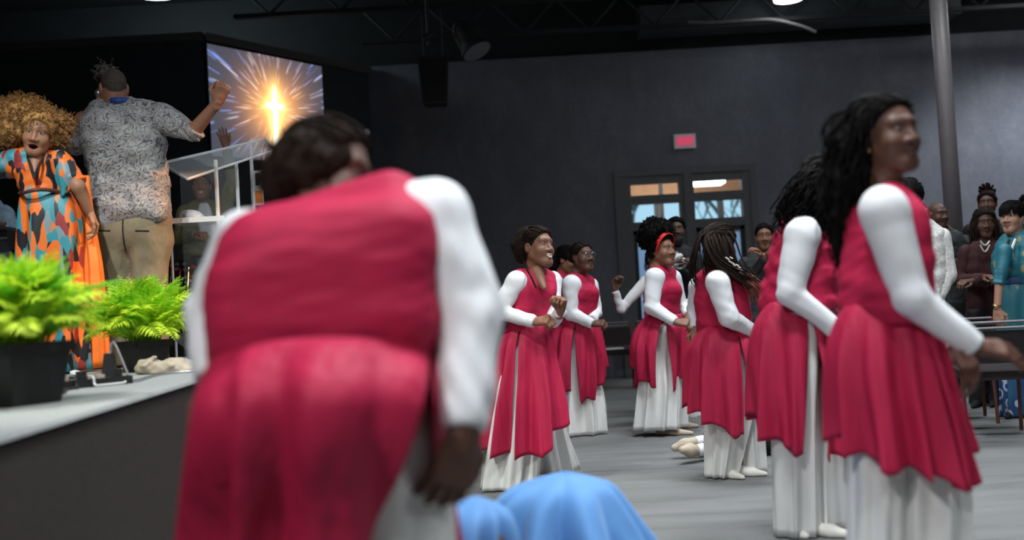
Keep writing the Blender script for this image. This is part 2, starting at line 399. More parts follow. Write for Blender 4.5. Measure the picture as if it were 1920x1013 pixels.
# stage platform and the dark walls around it
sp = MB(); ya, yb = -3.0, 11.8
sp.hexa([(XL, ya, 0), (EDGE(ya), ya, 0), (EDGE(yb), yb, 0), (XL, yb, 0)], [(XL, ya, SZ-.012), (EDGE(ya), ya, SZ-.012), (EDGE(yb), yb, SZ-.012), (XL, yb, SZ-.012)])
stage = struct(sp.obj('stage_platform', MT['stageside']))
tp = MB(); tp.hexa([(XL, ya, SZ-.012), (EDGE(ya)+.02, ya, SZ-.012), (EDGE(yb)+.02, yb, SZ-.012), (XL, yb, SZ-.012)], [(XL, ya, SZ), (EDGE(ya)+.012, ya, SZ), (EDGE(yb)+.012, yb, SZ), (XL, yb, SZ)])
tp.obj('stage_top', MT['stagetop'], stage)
c0 = P(378, 66, 11.8); c1 = P(690, 134, 13.95); ZT = float(c0[2])
struct(boxobj('wall_stage', (XL, 11.8, 0), (c0[0], 11.95, ZT-.06), MT['stagewall']))
d = (c1-c0); d[2] = 0; dl = np.linalg.norm(d); d /= dl; nrm = V(d[1], -d[0], 0)       # facing the hall
aw = MB(); a, b = V(c0[0], c0[1], 0), V(c0[0], c0[1], 0)+d*dl
aw.hexa([a, b, b-nrm*.15, a-nrm*.15], [q+V(0, 0, ZT-.06) for q in (a, b, b-nrm*.15, a-nrm*.15)])
struct(aw.obj('wall_angled', MT['stagewall']))
t1 = MB(); t1.box((XL, 11.72, ZT-.07), (c0[0]+.02, 11.98, ZT+.02)); struct(t1.obj('trim_1', MT['trim']))
t2 = MB(); a2, b2 = a+nrm*.08+V(0, 0, ZT-.07), b+nrm*.08+V(0, 0, ZT-.07)
t2.hexa([a2, b2, b2-nrm*.26, a2-nrm*.26], [q+V(0, 0, .09) for q in (a2, b2, b2-nrm*.26, a2-nrm*.26)]); struct(t2.obj('trim_2', MT['trim']))

# video screen on the angled wall: burst of light streaks around a cross
def make_screen():
    W_, H_ = 1.78, 1.33
    zt = ZT-.10
    o0 = a+d*.03+nrm*.05+V(0, 0, zt-H_)
    nx, nz = 300, 224
    u, v = np.meshgrid(np.linspace(0, 1, nx), np.linspace(0, 1, nz), indexing='ij')
    x = u*W_; z = v*H_; cx, cz = .545*W_, .50*H_
    dx, dz = x-cx, z-cz; r = np.hypot(dx, dz); th = np.arctan2(dz, dx)
    g = np.random.default_rng(5)
    base = np.array([.075, .085, .12]); C = np.ones((nx, nz, 3))*base
    C += np.exp(-(r/.30)**2)[..., None]*np.array([1.0, .42, .06])*.9
    C += np.exp(-(r/.55)**2)[..., None]*np.array([.30, .12, .04])
    C += np.exp(-((dx/.10)**2+((dz+.02)/.3)**2))[..., None]*np.array([1.4, .95, .3])*.8
    for i in range(250):                                        # rays and dashes
        t = g.uniform(-np.pi, np.pi); r0 = g.uniform(.12, 1.0); L = g.uniform(.05, .26)*(0.5+r0); w = g.uniform(.003, .011)*(0.5+r0)
        dt = (th-t+np.pi) % (2*np.pi)-np.pi
        m = np.exp(-(dt*r/w)**2)*(1/(1+np.exp(-(r-r0)/.008)))*(1/(1+np.exp((r-r0-L)/.02)))*(np.abs(dt) < 1)
        mixb = np.clip((r0-.32)/.35, 0, 1); c = (1-mixb)*np.array([1.0, .55, .18])+mixb*np.array([.22, .34, .95])
        if g.random() < .3: c = np.array([.75, .74, .8])
        C += m[..., None]*c*g.uniform(.25, .95)
    vert = np.exp(-((dz+.14)/.40)**8); bar = np.exp(-(dx/.135)**8)
    C += (np.exp(-(dx/.034)**4)*vert+np.exp(-((dz-.04)/.036)**4)*bar).clip(0, 1)[..., None]*np.array([1.5, 1.6, 1.4])
    C += (np.exp(-(dx/.09)**2)*np.exp(-((dz+.14)/.45)**4)+np.exp(-((dz-.04)/.09)**2)*np.exp(-(dx/.2)**4))[..., None]*np.array([.9, .62, .14])
    C += np.exp(-(r/.42)**2)[..., None]*np.array([.55, .22, .03])
    edge = (u < .002) | (u > .998) | (v < .003) | (v > .997)
    C[edge] = .01
    pos = o0+x[..., None]*d+z[..., None]*V(0, 0, 1)
    i = np.arange(nx-1)[:, None]*nz+np.arange(nz-1)[None]
    f = np.stack([i, i+nz, i+nz+1, i+1], -1).reshape(-1, 4)
    root = empty('video_screen', o0+d*W_/2-V(0, 0, 0), 'wide video screen on angled wall showing a glowing cross in a burst of light', 'screen')
    org = root.location
    build('display', pos.reshape(-1, 3), f, MT['screen'], root, org, True, np.clip(C.reshape(-1, 3), 0, 1.6))
    b_ = MB(); q = [o0-nrm*.045-d*.012-V(0, 0, .012), o0-nrm*.045+d*(W_+.012)-V(0, 0, .012), o0-nrm*.045+d*(W_+.012)+V(0, 0, H_+.012), o0-nrm*.045-d*.012+V(0, 0, H_+.012)]
    b_.slab(q, nrm, .043); b_.obj('bezel', MT['blackmetal'], root, org)
make_screen()

# double door with transom lights
def make_door():
    def X(px, py=400): return P(px, py, YB)[0]
    def Z(py, px=1290): return P(px, py, YB)[2]
    y0, y1 = YB-.03, YB+.14
    # columns in wall coordinates (pixels read off, the camera roll is undone by P)
    fr = MB(); cols = [DX0, X(1184, 390), X(1276, 390), X(1302, 385), X(1393, 385), DX1]
    zr = [0, .12, Z(428), Z(412), Z(378), Z(362), Z(340), DZ]
    fr.box((cols[0], y0, 0), (cols[1], y1, DZ)); fr.box((cols[2], y0, 0), (cols[3], y1, DZ)); fr.box((cols[4], y0, 0), (cols[5], y1, DZ))
    for k in (1, 3):
        for za, zb in ((zr[6], zr[7]), (zr[4], zr[5]), (zr[2], zr[3]), (0, .12)):
            fr.box((cols[k], y0+.01, za), (cols[k+1], y1-.01, zb))
    dr = struct(fr.obj('door_1', MT['frame']))
    cs = MB()
    for lo, hi in (((DX0-.09, YB-.05, 0), (DX0, YB+.01, DZ+.09)), ((DX1, YB-.05, 0), (DX1+.09, YB+.01, DZ+.09)), ((DX0, YB-.05, DZ), (DX1, YB+.01, DZ+.09))): cs.box(lo, hi)
    cs.obj('casing', MT['frame'], dr)
    ms = MB(); ms.box((cols[2]+.05, y0-.03, 0), (cols[3]-.05, y0, DZ)); ms.obj('center_stile', MT['frame'], dr)
    for k in (1, 3):
        for za, zb in ((zr[5], zr[6]), (zr[3], zr[4]), (.12, zr[2])):
            boxobj('pane', (cols[k], YB+.05, za), (cols[k+1], YB+.06, zb), MT['glass'], dr)
        gk = MB(); z0, z1 = .12, zr[2]
        for lo, hi in (((cols[k], y0+.02, z0), (cols[k]+.055, YB+.05, z1)), ((cols[k+1]-.055, y0+.02, z0), (cols[k+1], YB+.05, z1)), ((cols[k], y0+.02, z1-.055), (cols[k+1], YB+.05, z1))): gk.box(lo, hi)
        gk.obj('gasket', MT['rubber'], dr)
        bar = MB(); bar.tube([(cols[k]+.06, y0-.06, 1.05), (cols[k+1]-.06, y0-.06, 1.05)], .018); bar.obj('push_bar', MT['metal'], dr)
make_door()
# foyer seen through the door: soffit, lamp, outer glazing, facade and trees outside
FX0, FX1 = DX0-1.2, DX1+1.6; FY = 17.0
struct(boxobj('wall_foyer_side', (FX0-.1, YB+.2, 0), (FX0, FY, 3.6), MT['tanwall'])); struct(boxobj('wall_foyer_far', (FX1, YB+.2, 0), (FX1+.1, FY, 3.6), MT['tanwall']))
struct(boxobj('ceiling_foyer', (FX0, YB+.2, 3.42), (FX1, FY+.1, 3.5), MT['tanwall']))
zs = float(P(1290, 371, FY)[2])
struct(boxobj('trim_foyer', (FX0, FY-.05, zs), (FX1, FY+.1, 3.42), MT['tanwall']))
ow = MB(); ow.box((FX0, FY-.03, zs-.07), (FX1, FY+.08, zs)); zm = float(P(1290, 421, FY)[2]); ow.box((FX0, FY-.03, zm-.16), (FX1, FY+.08, zm))
for px in (1150, 1233, 1288, 1352, 1440): x = P(px, 400, FY)[0]; ow.box((x-.045, FY-.03, 0), (x+.045, FY+.08, zs))
struct(ow.obj('window_1', MT['frame']))
wp = MB(); x = P(1241, 400, YB+1.2)[0]; wp.box((x-.03, YB+1.17, 0), (x+.03, YB+1.23, 3.42)); tag(wp.obj('foyer_post', MT['whiteplastic']), 'slim white post standing in the foyer behind the glass door', 'post')
fl = empty('foyer_lamp', P(1320, 343, FY-.8), 'bright white ceiling lamp in the tan foyer beyond the doors', 'lamp'); c = np.array(fl.location)
MB().box(c-V(.30, .2, .035), c+V(.30, .2, .035)).obj('diffuser', MT['lamp'], fl, c); MB().box(c+V(-.33, -.23, .035), c+V(.33, .23, 3.42-c[2])).obj('housing', MT['whiteplastic'], fl, c)
area('foyer_light', (P(1290, 400, 15.6)[0], 15.6, 3.38), (1.6, 1.2), 60, (1, .95, .88))
struct(boxobj('ground_outside', (-14, 17.2, -.14), (24, 60, -.04), MT['bark']))
fa = empty('facade', (6, 26, 0), 'pale lilac building front seen outside through the lower door glass', 'building')
MB().box((-2, 26, -.05), (13, 27, 2.75)).obj('wall', MT['lilac'], fa, (6, 26, 0)); MB().box((-2.1, 25.9, 2.75), (13.1, 27, 2.85)).obj('parapet', MT['whiteplastic'], fa, (6, 26, 0))
def bare_tree(x, y, h, seed, label):
    g = random.Random(seed); root = empty('tree', (x, y, -.05), label, 'tree', 'trees outside the doors')
    mb = MB(); tw = MB()
    def br(p, dr, L, r, dep):
        pts = [p]; q = p; dd = dr
        for i in range(4):
            dd = dd+V(g.uniform(-.25, .25), g.uniform(-.25, .25), g.uniform(-.05, .15)); dd /= np.linalg.norm(dd); q = q+dd*L/4; pts.append(q)
        (mb if dep < 2 else tw).tube(pts, np.linspace(r, r*.55, 5), 5)
        if dep < 4:
            for _ in range(3): br(pts[g.randint(2, 4)], dd+V(g.uniform(-.9, .9), g.uniform(-.9, .9), g.uniform(-.1, .5)), L*.68, r*.5, dep+1)
    br(V(0, 0, 0), V(0, 0, 1), h*.42, h*.022, 0)
    mb.obj('trunk', MT['bark'], root); tw.obj('branches', MT['bark'], root)
bare_tree(4.2, 31, 7.5, 1, 'bare leafless tree outside behind the building, by the foyer post'); bare_tree(7.0, 30, 7, 4, 'bare leafless tree outside, beyond the right door leaf')

# exit sign
ex = P(1283, 266, YB); er = empty('exit_sign', (ex[0], YB, ex[2]), 'small illuminated red exit sign on wall above the double doors', 'sign'); c = np.array(er.location)
MB().box(c+V(-.15, -.06, -.10), c+V(.15, 0, .10)).obj('housing', MT['whiteplastic'], er, c)
MB().box(c+V(-.118, -.066, -.072), c+V(.118, -.06, .072)).obj('face_plate', emit('exit_glow', (.50, .10, .18), .55), er, c)
def text_obj(s, loc, size, m, parent, rot=(math.pi/2, 0, 0)):
    cu = bpy.data.curves.new('lettering', 'FONT'); cu.body = s; cu.size = size; cu.align_x = 'CENTER'; cu.align_y = 'CENTER'; cu.extrude = .002
    o = bpy.data.objects.new('lettering', cu); COL.objects.link(o); o.location = loc; o.rotation_euler = rot; o.parent = parent
    dg = bpy.context.evaluated_depsgraph_get(); me = bpy.data.meshes.new_from_object(o.evaluated_get(dg))
    n = bpy.data.objects.new('lettering', me); COL.objects.link(n); n.location = loc; n.rotation_euler = rot; n.parent = parent
    me.materials.clear(); me.materials.append(m); bpy.data.objects.remove(o)
    return n
text_obj('EXIT', (0, -.069, 0), .115, emit('exit_red', (.80, .02, .08), .8), er)

# steel column
cb = P(1790, 440, 10.4); ct = V(cb[0], 10.4, 0)
co = empty('steel_column', (ct[0], ct[1], 0), 'round grey steel column rising to the ceiling behind the standing crowd', 'column')
MB().lathe([(.085, 0), (.085, CEIL)], (0, 0, 0), 28).obj('shaft', MT['pole'], co, smooth=True); MB().box((-.15, -.15, 0), (.15, .15, .02)).obj('base_plate', MT['pole'], co)

# open-web joists under the roof, along the back wall
def joist(y, z0, z1, x0, x1, label):
    root = empty('roof_joist', ((x0+x1)/2, y, z0), label, 'joist', 'open-web roof joists'); c = np.array(root.location)
    MB().box((x0, y-.04, z0), (x1, y+.04, z0+.05)).obj('bottom_chord', MT['joist'], root, c); MB().box((x0, y-.04, z1-.05), (x1, y+.04, z1)).obj('top_chord', MT['joist'], root, c)
    n = int((x1-x0)/.42); i = 0
    for i in range(n):
        xa = x0+(x1-x0)*i/n; xb = x0+(x1-x0)*(i+1)/n
        MB().tube([(xa, y, z0+.03 if i % 2 else z1-.03), (xb, y, z1-.03 if i % 2 else z0+.03)], .02, 6).obj('web', MT['joist'], root, c)
joist(13.2, 4.62, 5.12, -1.8, 8.9, 'dark open-web roof joist running close along the back wall')
joist(12.2, 4.75, 5.25, -3.2, 8.9, 'dark open-web roof joist a step in front of the wall')
dk = MB(); dk.box((1.9, 13.45, 4.66), (6.2, 13.9, 5.0)); tag(dk.obj('air_duct', mat('duct_metal', (.035, .042, .046), .5, .15, 6)), 'grey sheet metal duct behind the roof joists', 'duct')
pz = MB(); pts = [P(px, py, 12.9) for px, py in ((1290, 41), (1330, 42), (1400, 38), (1450, 37), (1500, 48), (1530, 60))]
pz.tube(smooth_curve(pts, 24), .022); tag(pz.obj('ceiling_pipe', mat('pipe', (.09, .085, .08), .6)), 'thin pale pipe bending under the dark roof', 'pipe')

# ceiling lamps: housings for the room lights
for i, (x, y, w) in enumerate(PANELS):
    lb = ['over the open dance floor', 'over the back of the dance floor', 'above the dancers near the stage', 'over the audience chairs', 'over the double door approach', 'behind the photographer', 'behind the right seats', 'washing the far end of the back wall'][i]
    r_ = empty('ceiling_lamp', (x, y, 5.3), 'white rectangular ceiling lamp '+lb, 'lamp', 'ceiling lamps')
    MB().box((-.62, -.32, -.14), (.62, .32, -.06)).obj('housing', MT['whiteplastic'], r_); MB().box((-.57, -.27, -.155), (.57, .27, -.141)).obj('diffuser', MT['lamp'], r_)
    for sx in (-.5, .5): MB().tube([(sx, 0, -.06), (sx, 0, CEIL-5.3)], .006, 6).obj('hanger', MT['blackmetal'], r_)
def high_bay(px, py, Y, w, label, power, col):
    c = P(px, py, Y); root = empty('pendant_lamp', c, label, 'lamp', 'pendant lamps')
    MB().lathe([(w*.3, .16), (w*.55, .10), (w, 0.0)], (0, 0, 0), 24).obj('shade', MT['metal'], root, smooth=True)
    MB().lathe([(w*.9, -.02), (w*.9, -.004)], (0, 0, 0), 24).obj('diffuser', MT['lamp'], root); MB().tube([(0, 0, .15), (0, 0, CEIL-c[2])], .008, 6).obj('hanger', MT['blackmetal'], root)
    l = bpy.data.lights.new('pendant_light', 'POINT'); l.energy = power; l.color = col; l.shadow_soft_size = w
    o = bpy.data.objects.new('pendant_light', l); COL.objects.link(o); o.location = (0, 0, -.15); o.parent = root
high_bay(290, -14, 12.5, .28, 'bright pendant lamp hanging above the black stage wall', 95, (.72, .93, 1))
high_bay(1478, -3, 12.6, .2, 'white pendant lamp hanging above the double doors', 8, (.85, .95, 1))
c = P(1062, -2, 12.6); r_ = empty('strip_lamp', c, 'long slim strip lamp under the black roof near the back wall', 'lamp')
MB().box((-.36, -.05, 0), (.36, .05, .06)).obj('housing', MT['blackmetal'], r_); MB().box((-.35, -.04, -.02), (.35, .04, -.001)).obj('tube_lamp', emit('strip', (.8, .85, 1), .8), r_)
for sx in (-.3, .3): MB().tube([(sx, 0, .06), (sx, 0, CEIL-c[2])], .005, 5).obj('hanger', MT['blackmetal'], r_)

# hanging loudspeaker and theatre spotlight
q0, q1 = P(788, 112, 12.2), P(843, 196, 12.2)
sk = empty('hanging_loudspeaker', ((q0[0]+q1[0])/2, 12.2, q1[2]), 'black loudspeaker box hanging in front of the dark wall', 'loudspeaker'); c = np.array(sk.location); H_ = q0[2]-q1[2]
MB().hexa([(-.15, -.12, 0), (.15, -.12, 0), (.12, .14, 0), (-.12, .14, 0)], [(-.19, -.16, H_), (.19, -.16, H_), (.14, .16, H_), (-.14, .16, H_)]).obj('cabinet', MT['blackmetal'], sk)
MB().hexa([(-.13, -.128, .03), (.13, -.128, .03), (.13, -.118, .03), (-.13, -.118, .03)], [(-.165, -.166, H_-.03), (.165, -.166, H_-.03), (.165, -.15, H_-.03), (-.165, -.15, H_-.03)]).obj('grille', MT['black'], sk)
for sx in (-.12, .12): MB().tube([(sx, 0, H_), (sx, 0, CEIL-c[2])], .006, 5).obj('hanging_rod', MT['blackmetal'], sk)
c = P(878, 68, 11.6); ts = empty('theatre_spotlight', c, 'dark stage spotlight tilted down on a pipe clamp under the roof', 'spotlight')
ax = V(.35, -.2, -.75); ax /= np.linalg.norm(ax)
MB().tube([-ax*.2, -ax*.12, ax*.12, ax*.22], [.10, .15, .16, .19], 16).obj('can', MT['joist'], ts, smooth=True)
MB().tube([ax*.222, ax*.228], [.17, .17], 16).obj('lens', MT['metal'], ts)
MB().tube([(-.18, 0, .05), (-.30, 0, .02), (-.46, 0, .03)], .018, 8).obj('arm', MT['joist'], ts); MB().tube([(-.46, 0, -.08), (-.46, 0, CEIL-c[2])], .02, 8).obj('drop_pipe', MT['joist'], ts)
MB().tube([(-.52, 0, 0), (-.40, 0, .06)], .035, 8).obj('clamp', MT['joist'], ts)
c = P(681, 250, 13.6); wl = empty('emergency_light', c, 'small pair of white lamp heads on the dark wall beside the screen', 'lamp')
MB().box((-.10, .02, -.06), (.10, .12, .04)).obj('housing', MT['blackmetal'], wl)
for sx in (-.055, .05): MB().lathe([(.035, -.06), (.048, -.01), (.03, .03)], (sx, 0, .01), 14, axis=1).obj('lamp_head', MT['whiteplastic'], wl)
MB().box((-.02, .12, -.03), (.02, .38, .01)).obj('bracket', MT['blackmetal'], wl)

# ------------------------------------------------------------------ people
SK = dict(brown=(.23, .105, .062), deep=(.115, .050, .032), dark=(.075, .034, .023), light=(.42, .23, .16), mid=(.30, .145, .085))
def unit(v): v = np.asarray(v, float); return v/np.linalg.norm(v)
def prof(rows, n=48, k=5):
    """rows (py, xl, xr, dy) -> smoothed dense table"""
    r = np.array([tuple(q)+(0,)*(4-len(q)) for q in rows], float)
    py = np.linspace(r[0, 0], r[-1, 0], n); out = [py]
    for c in (1, 2, 3):
        y = np.interp(py, r[:, 0], r[:, c]); pad = np.concatenate([2*y[0]-y[k:0:-1], y, 2*y[-1]-y[-2:-k-2:-1]])
        out.append(np.convolve(pad, np.ones(2*k+1)/(2*k+1), 'valid'))
    return np.stack(out, 1)

class Person:
    def __init__(s, label, Y0, base, skin='deep', group=None, gz=0., name='person', seed=0):
        s.Y = Y0; s.gz = gz; s.skin = np.array(SK[skin]); s.seed = seed; s.rng = np.random.default_rng(seed+77)
        b = P(base, 560, Y0); s.root = empty(name, (b[0], Y0, gz), label, 'person', group); s.org = np.array(s.root.location)
        s.pieces = []; s.core = []; s.hairs = []
    def J(s, px, py, dy=0.): return P(px, py, s.Y+dy)
    def part(s, name, v, f, m, col=None, parent=None): return build(name, v, f, m, parent or s.root, s.org, True, col)
    # ---- head with face, ears and neck
    def head(s, c, fwd, neck, size=1., up=(0, 0, 1), h=.0045, smile=0, mouth_open=0, neck_r=.052, bald=False, full=1.0, lipcol=None, tilt=None):
        c = s.J(*c) if isinstance(c, tuple) else np.asarray(c); nk = s.J(*neck)
        f_ = unit(fwd); u_ = unit(np.asarray(up, float)-f_*np.dot(up, f_)); r_ = np.cross(f_, u_)
        R = np.stack([r_, f_, u_], 1); s.hd = (c, R, size)
        nl = ((nk-c)@R)/size; A = lambda *q: np.array(q, float)
        w = full
        def sdf(p):
            q = ((p-c)@R)/size; ax = q.copy(); ax[:, 0] = np.abs(ax[:, 0])
            d = ell(q, A(0, -.012, .035), A(.074, .094, .083))
            d = smin(d, ell(ax, A(0, .028, -.035), A(.061*w, .064, .085)), .03)
            d = smin(d, rc(ax, A(.052*w, -.004, -.05), A(.018, .066, -.100), .018, .018), .035)
            d = smin(d, rc(ax, A(0, .070, -.102), A(.008, .070, -.102), .020, .020), .03)
            d = smin(d, ell(ax, A(.040*w, .055, -.030), A(.026, .026, .024)), .03)
            d = smin(d, rc(ax, A(.004, .080, .034), A(.042, .066, .034), .012, .010), .02)
            d = smax(d, -ell(ax, A(.031, .101, .012), A(.019, .020, .012)), .012)
            d = smin(d, np.linalg.norm(ax-A(.031, .0675, .010), axis=1)-.0155, .004)
            d = smin(d, rc(ax, A(0, .084, .016), A(0, .1035, -.026), .008, .013), .012)
            d = smin(d, ell(ax, A(.015, .094, -.030), A(.0135, .012, .010)), .008)
            if mouth_open:
                d = smax(d, -ell(ax, A(0, .092, -.070), A(.024, .034, .020*mouth_open)), .006)
                d = smin(d, rc(ax, A(0, .098, -.052), A(.024, .084, -.062), .006, .004), .006)
                d = smin(d, rc(ax, A(0, .090, -.094), A(.022, .082, -.082), .006, .004), .006)
            else:
                wm = .023+.008*smile; zc = -.062+.012*smile
                d = smin(d, rc(ax, A(0, .0980, -.0560), A(wm, .080, zc), .0082, .0040), .006)
                d = smin(d, rc(ax, A(0, .0965, -.0715), A(wm*.9, .079, zc-.004), .0096, .0040), .006)
                d = smax(d, -rc(ax, A(0, .1035, -.0635), A(wm, .088, zc-.001), .0022+.004*smile, .0016), .003)
            d = smin(d, smax(ell(ax, A(.076, -.012, -.004), A(.014, .023, .034)), -ell(ax, A(.092, -.006, -.002), A(.010, .012, .020)), .006), .008)
            d = smin(d, rc(q, A(0, -.022, -.055), nl, neck_r, neck_r*1.12), .03)
            return d*size
        ext = .155*size; pts = np.array([c-ext, c+ext, nk-.07, nk+.07])
        v, f = surfnet(sdf, pts.min(0), pts.max(0), h)
        q = ((v-c)@R)/size; ax = q.copy(); ax[:, 0] = np.abs(ax[:, 0])
        col = np.tile(s.skin, (len(v), 1))
        def paint(mask, cc, soft=None): col[:] = col*(1-mask[:, None])+np.array(cc)*mask[:, None]
        sg = lambda dd, w_: np.clip(.5-dd/w_, 0, 1)
        lips = np.array(lipcol) if lipcol else s.skin*np.array([.80, .52, .58])+.01
        if not mouth_open:
            wm = .023+.008*smile; zc = -.062+.012*smile
            paint(sg(np.minimum(rc(ax, A(0, .0965, -.0565), A(wm, .080, zc), .0085, .0045), rc(ax, A(0, .0945, -.0705), A(wm*.9, .079, zc-.004), .0098, .0045)), .004), lips)
            seam = sg(rc(ax, A(0, .1035, -.0635), A(wm, .088, zc-.001), .007+.005*smile, .005), .004)
            paint(seam*(.9)*((ax[:, 0] < .021) if smile > .3 else 1), (.72, .68, .62) if smile > .3 else s.skin*.25)
        else:
            paint(sg(ell(ax, A(0, .095, -.071), A(.031, .05, .029*mouth_open)), .008), lips)
            paint(sg(ell(ax, A(0, .092, -.071), A(.023, .04, .018*mouth_open)), .006), (.05, .008, .008))
        paint(sg(rc(ax, A(.016, .092, .040), A(.050, .066, .044), .0050, .0035), .004)*.8, (.012, .009, .008))
        eye = sg(np.hypot((ax[:, 0]-.031)/.0140, (q[:, 2]-.0105)/.0056)-1, .5)*(q[:, 1] > .06)
        paint(sg(np.hypot((ax[:, 0]-.031)/.0180, (q[:, 2]-.0120)/.0085)-1, .6)*(q[:, 1] > .06)*.55, s.skin*.25)
        paint(eye*.9, (.30, .27, .24)); iris = sg(np.hypot(ax[:, 0]-.0315, q[:, 2]-.0108)-.0062, .003)*(q[:, 1] > .06)*(np.abs(q[:, 2]-.0105) < .0064)
        paint(iris, (.012, .008, .006))
        if bald: paint(sg(-(q[:, 2]-.03+.25*(q[:, 1]-.02))*1.0, .03)*.25*(q[:, 1] < .05), (.02, .015, .014))
        s.pieces.append((v, f, col)); s.neck = nk
        s.core.append((c+R@A(0, -.02, -.05)*size, nk, .035, .04))
    def L(s, x, y, z):
        c, R, sc = s.hd; return c+R@(np.array([x, y, z], float)*sc)
    # ---- hand: palm, four curled fingers, thumb on the side
    def hand(s, wrist, dr, back, curl=.5, thumb=1, size=1., h=.0042, spread=.0, wr=.024):
        y = unit(dr); z = unit(np.asarray(back, float)-y*np.dot(back, y)); x = np.cross(y, z)
        R = np.stack([x, y, z], 1); A = lambda *q: np.array(q, float); segs = []
        for i, fx in enumerate((-.031, -.011, .010, .030)):
            fx *= thumb; k = A(fx, .088-.006*abs(i-1.4), 0); segs.append(('p', A(fx*.6, .012, 0), k, .0145, .0125))
            ln = (.040, .046, .043, .034)[3-i] if False else (.040, .046, .043, .033)[i]
            a = curl*.9; p0 = k; sp = spread*(i-1.5)*thumb
            for j, l in enumerate((ln, ln*.62, ln*.5)):
                dv = A(math.sin(sp), math.cos(a), -math.sin(a)); dv /= np.linalg.norm(dv); p1 = p0+dv*l
                segs.append(('f', p0, p1, .0098-.0012*j, .0092-.0014*j)); p0 = p1; a += curl*(1.05, .8)[min(j, 1)]
        t0 = A(-.022*thumb, .020, -.006); t1 = t0+A(-.030*thumb, .030, -.012); tdir = A(-.35*thumb+.5*thumb*min(curl, 1.2), .8, -.45*min(curl, 1.2)); t2 = t1+unit(tdir)*.032; t3 = t2+unit(tdir+A(.3*thumb*curl, 0, -.1))*.026
        segs += [('f', t0, t1, .0145, .0120), ('f', t1, t2, .0112, .0100), ('f', t2, t3, .0100, .0085)]
        def sdf(p):
            q = ((p-wrist)@R)/size
            d = rc(q, A(0, -.03, 0), A(0, .03, 0), wr, .022)
            for kd, a, b, r1, r2 in segs: d = smin(d, rc(q, a, b, r1, r2), .012 if kd == 'p' else .005)
            return d*size
        P0 = np.array([wrist]+[wrist+R@(b*size) for _, a, b, _, _ in segs]+[wrist-y*.03*size])
        v, f = surfnet(sdf, P0.min(0)-.03, P0.max(0)+.03, h)
        col = np.tile(s.skin, (len(v), 1)); q = ((v-wrist)@R)
        pm = np.clip((-q[:, 2]-.004)/.012, 0, 1)*.35; col = col*(1-pm[:, None])+(s.skin*1.6+.03)*pm[:, None]
        s.pieces.append((v, f, col))
    # ---- arm: skin underneath, optional sleeve mesh
    def arm(s, sh, el, wr, r=(.060, .046, .034), sleeve=None, upto=1.0, bare=False, h=.009, hand=None, delt=.0, wrinkle=.003, name='sleeve', cuff=.012, inner=None):
        a, b, c = s.J(*sh), s.J(*el), s.J(*wr)
        s.core += [(a, b, r[0]*.72, r[1]*.75), (b, c, r[1]*.75, r[2]*.72)]
        if bare:
            sd = lambda p: smin(rc(p, a, b, r[0]*.72, r[1]*.72), rc(p, b, c, r[1]*.76, r[2]*.82), .02)
            pts = np.array([a, b, c]); v, f = surfnet(sd, pts.min(0)-.09, pts.max(0)+.09, h)
            s.pieces.append((v, f, np.tile(s.skin, (len(v), 1))))
        if sleeve is not None:
            nz = Noise(s.seed+3, 60); nz2 = Noise(s.seed+4, 24)
            end = b+(c-b)*min(1, (upto-.5)*2) if upto > .5 else a+(b-a)*upto*2
            ab, bc = unit(b-a), unit(c-b)
            cutp, cutn = (end, bc if upto > .5 else ab)
            def sd(p):
                d = rc(p, a, b, r[0], r[1])
                d = smin(d, np.linalg.norm(p-(a+(b-a)*.06), axis=1)-(r[0]*.97+delt), .012)
                if inner is not None: d = smin(d, rc(p, a, s.J(*inner), r[0]*.92, r[0]*.8), .014)
                if upto > .5:
                    re = r[2]+(1-min(1, (upto-.5)*2))*(r[1]-r[2]); d = smin(d, rc(p, b, end+bc*.03, r[1], re), .016)
                be = np.exp(-(np.linalg.norm(p-b, axis=1)/.09)**2); en = np.exp(-(np.linalg.norm(p-end, axis=1)/.09)**2)
                d = d+wrinkle*nz(p)*(.25+be+.8*en)+wrinkle*.8*nz2(p)
                cut = (p-cutp)@cutn
                return smax(d, np.where(np.linalg.norm(p-cutp, axis=1) < .25, cut, -1), .006)
            pts = np.array([a, b, end]); m = max(r)+delt+.035
            v, f = surfnet(sd, pts.min(0)-m, pts.max(0)+m, h)
            s.part(name, v, f, sleeve)
        if hand is not None:
            dr = unit(c-b) if hand.get('dir') is None else unit(hand['dir'])
            s.hand(c, dr, hand.get('back', (0, -.3, 1)), hand.get('curl', .6), hand.get('thumb', 1), hand.get('size', 1.), hand.get('h', .0045), hand.get('spread', 0), hand.get('wr', .024))
    # ---- torso garment from silhouette rows
    def torso(s, rows, side=(1, 0), q=.6, m=None, name='tunic_top', h=.011, wr=.004, fat=0., extra=(), cut=True, aniso=(1, 1, 2.2), wf=18, keep=False, bot=True):
        t = prof(rows, 30, 3); sd_ = unit(V(side[0], side[1], 0)); ax = abs(sd_[0]); caps = []
        for py, xl, xr, dy in t[::2]:
            Yc = s.Y+dy; c = P((xl+xr)/2, py, Yc); hw = max((xr-xl)/2*Yc/F, .02); r = hw/(1+ax*q); Lh = q*r
            if ax > .5:
                r = min(r, .035+.95*(py-t[0, 0])*Yc/F); Lh = (hw-r)/ax
            caps.append((c-sd_*Lh, c+sd_*Lh, r))
        for a_, b_, r in caps[1:]: s.core.append((a_, b_, r*.78, r*.78))
        nz = Noise(s.seed+11, wf, 7, aniso); nz2 = Noise(s.seed+12, wf*2.7, 7, aniso)
        zb = caps[-1][0][2]; ex = [(s.J(*e[0]), s.J(*e[1]), e[2], e[3]) for e in extra]
